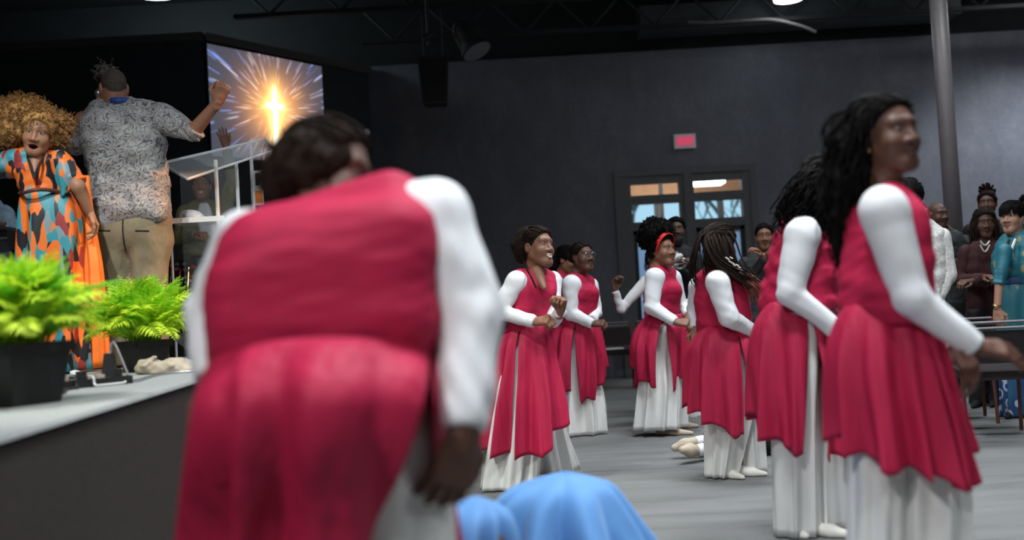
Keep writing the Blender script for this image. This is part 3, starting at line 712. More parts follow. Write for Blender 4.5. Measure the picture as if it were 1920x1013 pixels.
        def f_(p):
            d = None
            for a_, b_, r in caps:
                e = rc(p, a_, b_, r, r); d = e if d is None else smin(d, e, .03)
            for a_, b_, r1, r2 in ex: d = smin(d, rc(p, a_, b_, r1, r2), .04)
            d = d+wr*nz(p)+wr*.4*nz2(p)+.008
            return smax(d, zb-.06-p[:, 2], .01) if cut else d
        pts = np.concatenate([[a_-r-.03, b_+r+.03, a_+r+.03, b_-r-.03] for a_, b_, r in caps]+[[a_-max(r1, r2)-.03, b_+max(r1, r2)+.03, a_+max(r1, r2)+.03, b_-max(r1, r2)-.03] for a_, b_, r1, r2 in ex])
        v, f = surfnet(f_, pts.min(0)-V(0, 0, .05), pts.max(0), h)
        if keep: return v, f
        return s.part(name, v, f, m)
    # ---- hanging cloth: panels lofted through silhouette rows, hem height varies round the body
    def drape(s, rows, panels, m, name, ratio=.8, nf=9, amp=.06, nv=28, da=1.6, power=.75, thick=.002, bias=.85, hemv=0., seed=0, amp0=.0, tilt=0., parent=None):
        t = prof(rows, 60, 4); g = np.random.default_rng(s.seed*13+seed); ph = g.uniform(0, 6.28, 6); parts = []
        for (a0, a1, hem, gap) in panels:
            n = max(6, int((a1-a0)/da)); u = np.linspace(0, 1, n)[:, None]; w = np.linspace(0, 1, nv)[None]
            g0, g1, gs = gap                                     # opening (deg) at both edges at the hem, start
            op = np.clip((w-gs)/(1-gs+1e-6), 0, 1)**.8
            A0 = a0+g0*op; A1 = a1-g1*op; th = A0+(A1-A0)*u
            hx = np.array(hem, float); hp = np.interp(th[:, -1], hx[:, 0], hx[:, 1])[:, None]; tr = np.radians(th[:, -1:])
            hp = hp+hemv*F/s.Y*np.sin(nf*tr+ph[0]+1.3+1.1*np.sin(2*tr+ph[3])+.5*np.sin(5*tr+ph[4]))
            py = t[0, 0]+(hp-t[0, 0])*w
            xl = np.interp(py, t[:, 0], t[:, 1]); xr = np.interp(py, t[:, 0], t[:, 2]); dy = np.interp(py, t[:, 0], t[:, 3])
            tt = np.clip((py-t[0, 0])/(t[-1, 0]-t[0, 0]), 0, 1)
            th = np.radians(th); ww = np.broadcast_to(w, th.shape)
            psi = nf*th+ph[0]+1.3*tt+1.1*np.sin(2*th+ph[3])+.5*np.sin(5*th+ph[4])
            psi2 = nf*1.9*th+ph[1]-1.5*tt+.8*np.sin(3*th+ph[5])
            fo = 1.5*((1+np.sin(psi))/2)**.75-bias+.30*np.sin(psi2)*tt+.25*np.sin(nf*.45*th+ph[2])
            k = 1+(amp0+amp*3.1*tt**power)*fo
            th = th+.55*tt*np.cos(psi)/nf*.8
            Yc = s.Y+dy; cx = (xl+xr)/2; hw = (xr-xl)/2*Yc/F
            dirs = _f+(cx[..., None]-960)/F*_r-(py[..., None]-506.5)/F*_u
            C = CAM+dirs*(Yc/dirs[..., 1])[..., None]
            pos = C+np.stack([hw*np.cos(th)*k, hw*ratio*np.sin(th)*k, np.zeros_like(hw)], -1)
            pos[..., 2] += tilt*(-np.sin(th))*(1-w)
            pos[..., 2] = np.maximum(pos[..., 2], s.gz+.008)
            i = np.arange(n-1)[:, None]*nv+np.arange(nv-1)[None]
            parts.append((pos.reshape(-1, 3), np.stack([i, i+1, i+nv+1, i+nv], -1).reshape(-1, 4)))
        v, f, _ = join_np(parts)
        o = s.part(name, v, f, m, parent=parent)
        sm = o.modifiers.new('thickness', 'SOLIDIFY'); sm.thickness = thick; sm.offset = -1
        return o
    def shoe(s, ankle, toe, m, w=.034, name='shoe'):
        a, b = s.J(*ankle), s.J(*toe); z = s.gz
        a = V(a[0], a[1], z+.030); b = V(b[0], b[1], z+.016); b = b+unit(b-a)*.03; mid = (a+b)/2+V(0, 0, -.003)
        def f_(p): return smax(smin(smin(rc(p, a, mid, .034, w), rc(p, mid, b, w, .016), .015), rc(p, a, a+V(0, 0, .03), .032, .030), .02), z+.002-p[:, 2], .008)
        v, f = surfnet(f_, np.minimum(a, b)-.08, np.maximum(a, b)+.1, .007); s.part(name, v, f, m)
        s.core.append((a, a+V(0, 0, .10), .030, .035))
    def pants(s, waist, crotch, knees, hems, r, m, name='trousers', h=.011, wr=.006):
        w_, c_ = s.J(*waist[:3]), s.J(*crotch); hw = waist[3]; K = [s.J(*k) for k in knees]; E = [s.J(*e) for e in hems]
        for e in E: e[2] = s.gz+.02
        hp = [c_+V(sg*hw*.51, 0, .05) for sg in (-1, 1)]; nz = Noise(s.seed+51, 22, 7, (1, 1, 1.6)); zt = w_[2]
        def f_(p):
            d = smin(rc(p, w_-V(hw*.5, 0, 0), w_+V(hw*.5, 0, 0), hw*.5, hw*.5), rc(p, hp[0]+V(0, 0, .06), hp[1]+V(0, 0, .06), hw*.56, hw*.56), .08)
            for i in (0, 1): d = smin(d, smin(rc(p, hp[i], K[i], r[0], r[1]), rc(p, K[i], E[i], r[1], r[2]), .02), .025)
            d = d+wr*nz(p)
            return smax(smax(d, p[:, 2]-zt, .005), s.gz+.012-p[:, 2], .005)
        q = np.array([w_]+hp+K+E); v, f = surfnet(f_, q.min(0)-.22, q.max(0)+.22, h); s.part(name, v, f, m); return v
    def legs(s, pel, knees, ankles, r=(.085, .055, .038)):
        p0 = s.J(*pel)
        for k, a in zip(knees, ankles):
            kk, aa = s.J(*k), s.J(*a); aa[2] = max(aa[2], s.gz+.07); s.core += [(p0, kk, r[0], r[1]), (kk, aa, r[1]*.9, r[2])]
    # ---- hair pieces
    def hair_cap(s, infl=.012, line=0., h=.006, rough=.002, low=-.09, back=0., strands=70):
        c, R, sc = s.hd; nz = Noise(s.seed+21, 70); A = lambda *q: np.array(q, float)
        def f_(p):
            q = ((p-c)@R)/sc
            d = ell(q, A(0, -.014-back*.5, .036), A(.076+infl, .095+infl+back*.5, .084+infl))
            d = smin(d, rc(q, A(0, -.045, 0), A(0, -.05, low), .06+infl*.7, .045+infl*.5), .03)
            d = d+rough*nz(q)
            return smax(d, .80*(q[:, 1]-.080-line)-.60*(q[:, 2]-.080), .006)*sc
        v, f = surfnet(f_, c-.19*sc, c+.19*sc, h); s.hairs.append((v, f)); out = []
        for i in range(strands):                               # combed strands, hairline to nape
            ph = s.rng.uniform(-1.75, 1.75); tau = np.linspace(2.75, .25, 22)+s.rng.uniform(-.1, .1); e = infl+rough+.0012
            x = (.076+e)*np.sin(tau)*np.sin(ph+.12*np.sin(tau*3+i)); y = -(.095+e+back*.5)*np.cos(tau)-.014-back*.5; z = (.084+e)*np.sin(tau)*np.cos(ph)+.036
            k = (.80*(y-.080-line)-.60*(z-.080) < -.002) & (z > -.02)
            if k.sum() > 4: out.append(tube_np(c+(np.stack([x, y, z], 1)[k]@R.T)*sc, np.full(k.sum(), .0032*sc), 4))
        if out: s.hairs.append(join_np(out)[:2])
    def hair_blob(s, chain, h=.011, rough=.006, freq=55, k=.03, cutface=True, cut=None):
        pts = [s.J(a, b, e) for a, b, e, _ in chain]; rr = [r for *_, r in chain]; nz = Noise(s.seed+31, freq); nz2 = Noise(s.seed+32, freq*2.5)
        c, R, sc = s.hd
        def f_(p):
            d = None
            for i in range(len(pts)-1):
                e = rc(p, pts[i], pts[i+1], rr[i], rr[i+1]); d = e if d is None else smin(d, e, k)
            if len(pts) == 1: d = np.linalg.norm(p-pts[0], axis=1)-rr[0]
            d = d+rough*nz(p)+rough*.6*nz2(p)
            if cutface:
                q = ((p-c)@R)/sc
                d = smax(d, -ell(q, np.array([0, .075, -.045]), np.array([.066, .10, .105])), .008)
            return d
        a = np.array(pts); m = max(rr)+.04; v, f = surfnet(f_, a.min(0)-m, a.max(0)+m, h); s.hairs.append((v, f))
    def locks(s, guides, n, spread=.03, r=.006, wave=.008, wl=3., seg=12, k=5, tip=.35):
        g = s.rng; G_ = [smooth_curve([s.J(*q) for q in gd], seg) for gd in guides]; out = []
        for i in range(n):
            a, b = g.integers(0, len(G_)), g.integers(0, len(G_)); w = g.uniform(0, 1)
            c = G_[a]*(1-w)+G_[b]*w; t = np.linspace(0, 1, seg)[:, None]
            c = c+g.normal(size=3)*spread*(.25+t*.9)+wave*np.sin(t*wl*6.28+g.uniform(0, 6.28, 3))*(.3+t)
            rr = r*g.uniform(.6, 1.3)*np.linspace(1, tip, seg); out.append(tube_np(c, rr, k))
        v, f, _ = join_np(out); s.hairs.append((v, f))
    def fuzz(s, n, r=.004, L=.05, curl=.012, wl=2., k=4, seg=7):
        """short curls standing out of the hair surface made so far"""
        v, f = s.hairs[-1]; g = s.rng; ii = g.integers(0, len(f), n); cen = v[f[ii]].mean(1)
        nr = np.cross(v[f[ii][:, 1]]-v[f[ii][:, 0]], v[f[ii][:, 2]]-v[f[ii][:, 0]]); nr /= np.linalg.norm(nr, axis=1, keepdims=True)+1e-9; out = []
        for c, nn in zip(cen, nr):
            t = np.linspace(0, 1, seg)[:, None]; q = c+nn*(t-.15)*L*g.uniform(.5, 1.2)+curl*np.sin(t*wl*6.28+g.uniform(0, 6.28, 3))+g.normal(size=3)*.3*L*t*t
            out.append(tube_np(q, np.linspace(r, r*.5, seg), k))
        v, f, _ = join_np(out); s.hairs.append((v, f))
    def hair(s, m, name='hair'):
        v, f, _ = join_np(s.hairs); s.hairs = []; return s.part(name, v, f, m)
    # ---- the body under the clothes, one continuous skin with head and hands
    def finish(s, h=.016):
        cs = s.core
        if cs:
            def f_(p):
                d = None
                for a, b, r1, r2 in cs:
                    e = rc(p, a, b, r1, r2); d = e if d is None else smin(d, e, .02)
                return smax(d, s.gz+.006-p[:, 2], .004)
            pts = np.array([q for a, b, r1, r2 in cs for q in (a-max(r1, r2), a+max(r1, r2), b-max(r1, r2), b+max(r1, r2))])
            v, f = surfnet(f_, pts.min(0)-.03, pts.max(0)+.03, h); s.pieces.insert(0, (v, f, np.tile(s.skin, (len(v), 1))))
        v, f, c = join_np(s.pieces); return s.part('body', v, f, MT['skin'], c)
ALL = (-180, 180)
def flat_hem(py): return [(-400, py), (400, py)]
FULL = lambda py: [(-180, 180, flat_hem(py), (0, 0, 1))]

DG = 'dancers in red tunics'
# ---- smiling dancer
def dancer_smiling():
    p = Person('smiling dancer in red tunic with one fist at her waist and one raised', 6.1, 985, 'brown', DG, seed=1)
    p.head((1009, 464, 0), (.70, -.71, .05), (1000, 512, .02), 1.0, up=(.10, 0, 1), h=.0035, smile=1, neck_r=.050)
    p.hair_cap(.010, -.008, .005, .0015, -.05); p.hair_blob([(992, 448, .05, .080), (983, 462, .07, .072), (980, 480, .08, .045)], .007, .003, k=.05)
    p.locks([[(985, 450, .03), (978, 475, .02), (985, 498, -.10), (998, 525, -.20), (1012, 546, -.24)], [(985, 455, .05), (980, 482, .02), (990, 508, -.14), (1004, 538, -.23)]], 7, .004, .004, .002)
    p.hair(MT['brownhair'])
    a_, b_ = p.J(1006, 512, -.04), p.J(1020, 540, -.128); v, f = surfnet(lambda w: rc(w, a_, b_, .048, .016), np.minimum(a_, b_)-.08, np.maximum(a_, b_)+.08, .006); p.pieces.append((v, f, np.tile(p.skin, (len(v), 1))))
    p.torso([(514, 985, 1020), (520, 965, 1040), (530, 962, 1046), (560, 958, 1042), (590, 955, 1032), (612, 950, 1030)], (.75, .66), .75, MT['red'], extra=[((972, 520, -.06), (1030, 520, .09), .052, .05), ((985, 548, -.08), (1022, 548, -.02), .07, .07)])
    p.arm((970, 528, -.10), (934, 584, -.10), (1003, 604, -.22), (.064, .052, .036), MT['white'], hand=dict(dir=(.7, -.4, .1), back=(-.2, -.6, .8), curl=1.25, thumb=1), inner=(978, 540, -.02))
    p.arm((1036, 526, .12), (1038, 600, -.02), (1050, 584, -.20), (.055, .046, .034), MT['white'], hand=dict(dir=(.1, -.5, .9), back=(.5, .6, .3), curl=1.25, thumb=-1))
    rows = [(606, 951, 1032), (640, 936, 1038), (690, 930, 1046), (750, 918, 1056), (850, 908, 1062)]
    p.drape(rows, [(-108, 120, [(-108, 852), (-70, 850), (-45, 815), (0, 770), (60, 780), (120, 800)], (6, 4, .1)), (120, 246, [(120, 800), (180, 832), (215, 845), (246, 848)], (4, 8, .1))], MT['redskirt'], 'tunic_skirt', .85, 10, .085, seed=1, hemv=.016)
    p.drape([(620, 950, 1030), (720, 926, 1030), (840, 912, 1010), (915, 905, 1000)], FULL(918), MT['satin'], 'trouser_leg', .7, 7, .08, seed=2)
    p.drape([(620, 990, 1032), (720, 990, 1050, .05), (800, 985, 1058, .1), (884, 985, 1084, .25)], FULL(886), MT['satin'], 'trouser_leg', .6, 6, .08, seed=3)
    p.legs((992, 625, 0), [(975, 740, -.05), (1020, 740, .05)], [(950, 890, 0), (1035, 868, .2)])
    p.shoe((955, 900, 0), (985, 908, -.05), MT['whiteshoe']); p.shoe((1040, 870, .22), (1070, 878, .2), MT['whiteshoe'])
    p.finish()
def dancer_glasses():
    p = Person('dancer wearing glasses in red tunic, standing just behind the smiling dancer', 8.4, 1085, 'deep', DG, seed=2)
    p.head((1092, 482, 0), (.62, -.78, .04), (1080, 518, .02), 1.0, h=.004, full=1.12, neck_r=.056)
    p.hair_cap(.006, -.012, .005, .001, -.05); p.hair_blob([(1076, 482, .06, .055)], .008, .003); p.hair(MT['brownhair'])
    c, R, sc = p.hd; g = MB(); A = lambda *q: c+R@(np.array(q)*sc)
    for sx in (-1, 1):
        g.tube([A(sx*.033+.024*math.cos(t), .1, .010+.018*math.sin(t)) for t in np.linspace(0, 6.3, 17)], .0019, 5)
        g.tube([A(sx*.057, .098, .014), A(sx*.078, .06, .016), A(sx*.08, -.01, .012)], .0019, 5)
    g.tube([A(-.009, .102, .012), A(.009, .102, .012)], .0028, 5)
    g.obj('glasses', MT['metal'], p.root, p.org)
    p.torso([(520, 1062, 1098), (527, 1052, 1108), (545, 1050, 1120), (570, 1052, 1124), (592, 1050, 1122), (604, 1048, 1122)], (.7, .71), .75, MT['red'], extra=[((1074, 527, -.08), (1104, 528, .10), .062, .06), ((1085, 552, -.10), (1108, 552, .0), .075, .075)])
    p.arm((1072, 533, -.12), (1070, 588, -.14), (1112, 608, -.24), (.078, .058, .038), MT['white'], hand=dict(dir=(.8, -.3, .05), back=(-.2, -.6, .8), curl=1.2, thumb=1), inner=(1080, 545, -.03))
    p.arm((1108, 535, .12), (1118, 585, .05), (1110, 600, -.1), (.065, .05, .036), MT['white'])
    rows = [(600, 1047, 1123), (630, 1032, 1130), (680, 1027, 1136), (720, 1030, 1136), (755, 1040, 1130)]
    p.drape(rows, [(-100, 130, [(-100, 735), (-85, 752), (-60, 745), (-30, 715), (0, 690), (130, 700)], (8, 4, .0)), (130, 260, [(130, 690), (180, 655), (205, 690), (230, 730), (260, 735)], (4, 8, .0))], MT['redskirt'], 'tunic_skirt', .9, 10, .07, seed=1, hemv=.016)
    p.drape([(606, 1058, 1112), (700, 1048, 1120), (750, 1046, 1132), (815, 1045, 1136)], FULL(813), MT['satin'], 'trousers', .8, 9, .07, seed=2)
    p.legs((1085, 615, 0), [(1070, 700, 0), (1105, 700, 0)], [(1070, 800, 0), (1110, 800, 0)]); p.shoe((1075, 800, 0), (1110, 812, -.05), MT['whiteshoe']); p.shoe((1105, 800, .1), (1130, 806, .08), MT['whiteshoe']); p.finish()
def dancer_behind():
    p = Person('dancer with dark bun looking down, half hidden behind the one in glasses', 9.0, 1056, 'brown', DG, seed=3)
    p.head((1063, 488, 0), (.85, -.35, -.25), (1052, 522, .02), 1.0, h=.005)
    p.hair_cap(.012, 0, .006, .002, -.06); p.hair_blob([(1044, 480, .03, .07), (1040, 500, .03, .05)], .009, .004); p.hair(MT['blackhair'])
    p.torso([(515, 1040, 1068), (530, 1030, 1080), (560, 1030, 1082), (600, 1032, 1080)], (.6, .8), .7, MT['red'])
    p.arm((1046, 533, -.12), (1040, 585, -.1), (1070, 600, -.2), (.065, .05, .036), MT['white'], hand=dict(curl=1.2))
    p.arm((1076, 535, .12), (1080, 585, .1), (1095, 600, -.05), (.06, .05, .036), MT['white'], hand=dict(curl=1.2))
    p.drape([(596, 1030, 1082), (700, 1010, 1095), (735, 1010, 1095)], FULL(732), MT['redskirt'], 'tunic_skirt', .9, 10, .07, hemv=.016); p.drape([(600, 1034, 1078), (700, 1020, 1090), (790, 1015, 1095)], FULL(790), MT['satin'], 'trousers', .8, 8, .06, seed=2)
    p.legs((1056, 610, 0), [(1045, 690, 0), (1070, 690, 0)], [(1045, 780, 0), (1075, 780, 0)]); p.shoe((1045, 782, 0), (1070, 790, 0), MT['whiteshoe']); p.shoe((1075, 782, .1), (1095, 788, .1), MT['whiteshoe']); p.finish()
def dancer_headband():
    p = Person('dancer with black afro and red headband, looking back in red tunic', 8.1, 1240, 'brown', DG, seed=4)
    p.head((1243, 470, 0), (.62, -.78, .02), (1232, 506, .02), 1.0, h=.004, full=1.12, neck_r=.056)
    p.hair_cap(.022, -.020, .006, .003, -.03); p.hair_blob([(1246, 434, .02, .075), (1228, 438, .06, .12), (1216, 448, .08, .085)], .009, .008, 60, .05); p.fuzz(900, .003, .014, .006); p.hair(MT['blackhair'])
    c, R, sc = p.hd; hb = []
    n = 40; ring = []
    for i in range(n):
        t = 2*math.pi*i/n; x = math.sin(t)*.086; u = math.cos(t)*.118
        base = np.array([x, u*.42-.005+.025, u*.82+.035]) ; ring.append(base)
    ring = np.array(ring); nv = unit((0, .82, -.42)); vs = []
    for w_ in (-.017, -.01, .01, .017):
        for b in ring: vs.append(c+R@((b*(1.0 if abs(w_) < .012 else .975)+nv*w_)*sc))
    f = [(j*n+i, j*n+(i+1) % n, (j+1)*n+(i+1) % n, (j+1)*n+i) for j in range(3) for i in range(n)]
    o = p.part('headband', np.array(vs), np.array(f), MT['headband']); sm = o.modifiers.new('t', 'SOLIDIFY'); sm.thickness = .008; sm.offset = 1
    p.torso([(508, 1220, 1252), (517, 1212, 1262), (535, 1210, 1274), (560, 1214, 1279), (580, 1216, 1276), (596, 1214, 1274)], (.65, .76), .72, MT['red'], extra=[((1230, 513, -.08), (1258, 514, .10), .060, .058), ((1240, 545, -.10), (1263, 545, .0), .07, .07)])
    p.arm((1228, 520, -.12), (1222, 576, -.16), (1266, 604, -.26), (.078, .058, .038), MT['white'], hand=dict(dir=(.85, -.2, -.1), back=(-.1, -.6, .8), curl=1.0, thumb=1, size=1.08), inner=(1236, 535, -.03))
    p.arm((1262, 520, .12), (1278, 572, .15), (1290, 590, .05), (.065, .05, .036), MT['white'], hand=dict(curl=1.0, thumb=-1))
    rows = [(590, 1211, 1277), (615, 1190, 1287), (650, 1181, 1291), (690, 1184, 1290), (735, 1195, 1285)]
    p.drape(rows, [(-88, 130, [(-88, 722), (-75, 732), (-45, 715), (-15, 700), (0, 670), (130, 690)], (16, 4, .0)), (130, 262, [(130, 690), (180, 668), (200, 700), (225, 716), (262, 722)], (4, 8, .0))], MT['redskirt'], 'tunic_skirt', .9, 10, .075, seed=1, hemv=.016)
    p.drape([(592, 1214, 1270), (680, 1200, 1275), (730, 1194, 1284), (802, 1188, 1282)], FULL(803), MT['satin'], 'trousers', .8, 9, .06, seed=2)
    p.drape([(690, 1240, 1276, .05), (735, 1245, 1296, .05), (780, 1250, 1308, .1)], FULL(783), MT['satin'], 'trouser_leg', .7, 6, .08, seed=3)
    p.legs((1240, 610, 0), [(1225, 700, 0), (1262, 700, 0)], [(1220, 795, 0), (1262, 795, .1)]); p.shoe((1238, 806, 0), (1290, 806, -.1), MT['tan'], .036); p.shoe((1268, 790, .3), (1300, 790, .3), MT['tan']); p.finish()
def dancer_armsout():
    p = Person('dancer with both arms stretched out and one hand raised, hidden behind the headband dancer', 8.9, 1235, 'deep', DG, seed=5)
    p.head((1232, 462, 0), (.3, .95, 0), (1228, 500, 0), 1.0, h=.006); p.hair_cap(.014, 0, .007, .002)
    p.locks([[(1225, 440, .0), (1214, 470, -.02), (1212, 505, 0)], [(1235, 440, .08), (1220, 480, .1), (1218, 510, .1)]], 30, .012, .006); p.hair(MT['blackhair'])
    p.torso([(500, 1218, 1242), (520, 1206, 1252), (560, 1205, 1255), (600, 1208, 1252)], (.95, .3), .7, MT['red'])
    p.arm((1210, 528, -.02), (1166, 579, -.04), (1153, 546, -.06), (.052, .042, .030), MT['white'], hand=dict(dir=(.05, -.1, 1), back=(-.6, .6, .1), curl=.75, thumb=1, h=.005, size=1.05))
    p.arm((1252, 528, .02), (1282, 575, -.02), (1318, 556, .0), (.055, .044, .034), MT['white'], hand=dict(curl=.6))
    p.drape([(596, 1204, 1256), (690, 1195, 1268), (725, 1195, 1268)], FULL(722), MT['redskirt'], 'tunic_skirt', .9, 10, .07, hemv=.016); p.drape([(600, 1208, 1252), (700, 1200, 1262), (790, 1196, 1266)], FULL(790), MT['satin'], 'trousers', .8, 8, .06, seed=2)
    p.legs((1230, 610, 0), [(1220, 690, 0), (1245, 690, 0)], [(1220, 780, 0), (1245, 780, 0)]); p.shoe((1215, 785, 0), (1205, 792, -.1), MT['tan']); p.shoe((1248, 785, 0), (1255, 790, -.1), MT['tan']); p.finish()
def dancer_braids():
    p = Person('dancer with swinging auburn-tipped braids, her back turned, beside the headband dancer', 6.08, 1365, 'brown', DG, seed=6)
    p.head((1350, 462, 0), (.80, .58, -.12), (1342, 512, 0), 1.0, h=.005); p.hair_cap(.016, .01, .006, .003)
    g1 = [[(1345, 432, -.02), (1315, 440, -.04), (1303, 470, -.06), (1296, 505, -.04), (1300, 528, -.02)], [(1352, 430, -.05), (1330, 450, -.13), (1330, 490, -.15), (1335, 515, -.14)]]
    g2 = [[(1342, 430, -.04), (1340, 450, -.12), (1355, 485, -.15), (1385, 510, -.16), (1408, 520, -.15)], [(1352, 430, -.02), (1368, 450, -.10), (1378, 490, -.12), (1395, 520, -.12), (1412, 535, -.12)], [(1335, 432, -.02), (1322, 455, -.13), (1340, 495, -.17), (1375, 518, -.18), (1402, 532, -.17)]]
    p.locks(g1, 34, .016, .0065, .003, 2); p.locks(g2, 110, .017, .0065, .004, 2); p.hair(MT['brownhair'])
    p.locks([[(1398, 512, -.15), (1412, 524, -.15), (1424, 540, -.14), (1430, 556, -.13)], [(1390, 522, -.16), (1405, 534, -.16), (1416, 548, -.15), (1424, 562, -.15)]], 60, .02, .0055, .006, 2); p.hair(MT['winehair'], 'braid_tips')
    bd = MB()
    for i in range(14):
        q = p.J(1362+i*2.2+p.rng.uniform(-3, 3), 482+i*1.9+p.rng.uniform(-6, 6), -.185); bd.tube([q, q+V(.016, -.004, -.010)], .004, 6)
    bd.obj('hair_beads', MT['pearl'], p.root, p.org)
    p.torso([(508, 1322, 1362), (516, 1312, 1378), (530, 1306, 1396), (560, 1304, 1404), (590, 1308, 1404), (622, 1310, 1404)], (.85, -.52), .7, MT['red'], wr=.005, extra=[((1342, 520, -.11), (1316, 526, .08), .060, .055)])
    p.arm((1345, 530, -.17), (1366, 594, -.20), (1418, 628, -.05), (.072, .056, .038), MT['white'], hand=dict(curl=.8), inner=(1352, 535, -.08))
    p.arm((1310, 535, .10), (1302, 580, .16), (1306, 615, .10), (.058, .045, .034), MT['white'], hand=dict(curl=.8, thumb=-1))
    rows = [(608, 1320, 1394), (620, 1308, 1406), (645, 1292, 1418), (700, 1287, 1430), (760, 1288, 1436), (820, 1292, 1436)]
    p.drape(rows, [(-68, 100, [(-68, 812), (-45, 800), (-20, 782), (0, 770), (100, 770)], (6, 2, .0)), (100, 292, [(100, 770), (180, 757), (205, 768), (235, 788), (262, 806), (280, 816), (292, 814)], (2, 3, .0))], MT['redskirt'], 'tunic_skirt', .85, 11, .07, seed=1, hemv=.016)
    p.drape([(620, 1318, 1400), (760, 1324, 1420), (895, 1326, 1384)], FULL(896), MT['satin'], 'trouser_leg', .75, 7, .07, seed=2); p.drape([(620, 1340, 1402, .1), (760, 1352, 1428, .08), (885, 1366, 1434, .1)], FULL(885), MT['satin'], 'trouser_leg', .8, 7, .07, seed=3)
    p.legs((1360, 640, 0), [(1352, 750, 0), (1385, 750, .08)], [(1350, 880, 0), (1395, 872, .1)]); p.shoe((1360, 886, 0), (1385, 895, -.08), MT['whiteshoe']); p.shoe((1385, 888, .02), (1425, 888, -.02), MT['whiteshoe']); p.finish()
def dancer_curls():
    p = Person('dancer in red tunic whose long black curly hair hides her face', 4.56, 1500, 'deep', DG, seed=7)
    p.head((1545, 352, 0), (.93, .30, -.18), (1518, 408, .0), 1.0, h=.006); p.hair_cap(.02, .01, .007, .004)
    p.hair_blob([(1545, 340, .0, .125), (1525, 375, .02, .10), (1545, 440, .05, .10), (1565, 500, .08, .09), (1572, 545, .08, .06)], .011, .010, 45, .05, False)
    g = [[(1540, 305, -.03), (1505, 325, -.06), (1480, 360, -.06), (1463, 395, -.04), (1468, 420, -.02)], [(1555, 305, -.08), (1520, 340, -.14), (1500, 380, -.12), (1482, 410, -.06)], [(1560, 300, -.08), (1535, 360, -.14), (1545, 440, -.10), (1560, 510, -.05), (1570, 560, 0)], [(1570, 300, 0), (1580, 380, -.06), (1575, 460, -.05), (1575, 570, 0)], [(1548, 310, -.1), (1530, 380, -.15), (1520, 400, -.13), (1528, 420, -.12)]]
    p.locks(g, 260, .024, .0065, .014, 3.2); p.hair(MT['blackhair'])
    bd = MB(); q = p.J(1552, 297, -.06); bd.lathe([(.004, -.014), (.013, -.006), (.013, .006), (.004, .014)], q, 10); q = p.J(1552, 307, -.08); bd.lathe([(.004, -.014), (.013, -.006), (.013, .006), (.004, .014)], q, 10); bd.obj('hair_pins', MT['pearl'], p.root, p.org, True)
    p.torso([(408, 1490, 1530), (418, 1478, 1545), (440, 1462, 1562), (480, 1448, 1562), (520, 1442, 1560), (560, 1434, 1556), (582, 1428, 1556)], (.45, -.89), .6, MT['red'], wr=.006, wf=24, extra=[((1503, 428, -.10), (1522, 430, .14), .064, .058), ((1520, 480, .02), (1545, 485, .05), .08, .075)])
    p.arm((1505, 440, -.16), (1480, 548, -.18), (1566, 618, -.20), (.078, .058, .040), MT['white'], hand=dict(curl=.8), inner=(1508, 425, -.08), h=.008)
    p.arm((1525, 440, .18), (1530, 540, .2), (1585, 600, .1), (.06, .048, .036), MT['white'], hand=dict(curl=.8, thumb=-1))
    rows = [(562, 1444, 1542), (578, 1428, 1557), (610, 1411, 1576), (670, 1405, 1590), (740, 1406, 1596), (860, 1412, 1600)]
    p.drape(rows, [(-84, 100, [(-84, 852), (-70, 852), (-40, 842), (-10, 828), (100, 800)], (8, 2, .0)), (100, 276, [(100, 800), (180, 768), (205, 800), (235, 832), (262, 840), (276, 840)], (2, 17, .0))], MT['redskirt'], 'tunic_skirt', .85, 11, .075, seed=1, hemv=.016)
    p.drape([(585, 1466, 1536, -.075), (700, 1464, 1536, -.085), (780, 1448, 1534, -.05), (1000, 1456, 1535)], FULL(1002), MT['satin'], 'trouser_leg', .9, 6, .07, seed=2); p.drape([(585, 1470, 1552, .1), (760, 1480, 1590, .1), (988, 1490, 1598, .12)], FULL(985), MT['satin'], 'trouser_leg', .9, 8, .06, seed=3)
    p.legs((1500, 620, 0), [(1480, 780, 0), (1530, 780, .1)], [(1482, 985, 0), (1545, 970, .1)]); p.shoe((1520, 990, 0), (1588, 1000, -.1), MT['whiteshoe']); p.shoe((1475, 990, 0), (1500, 998, -.05), MT['whiteshoe']); p.finish()
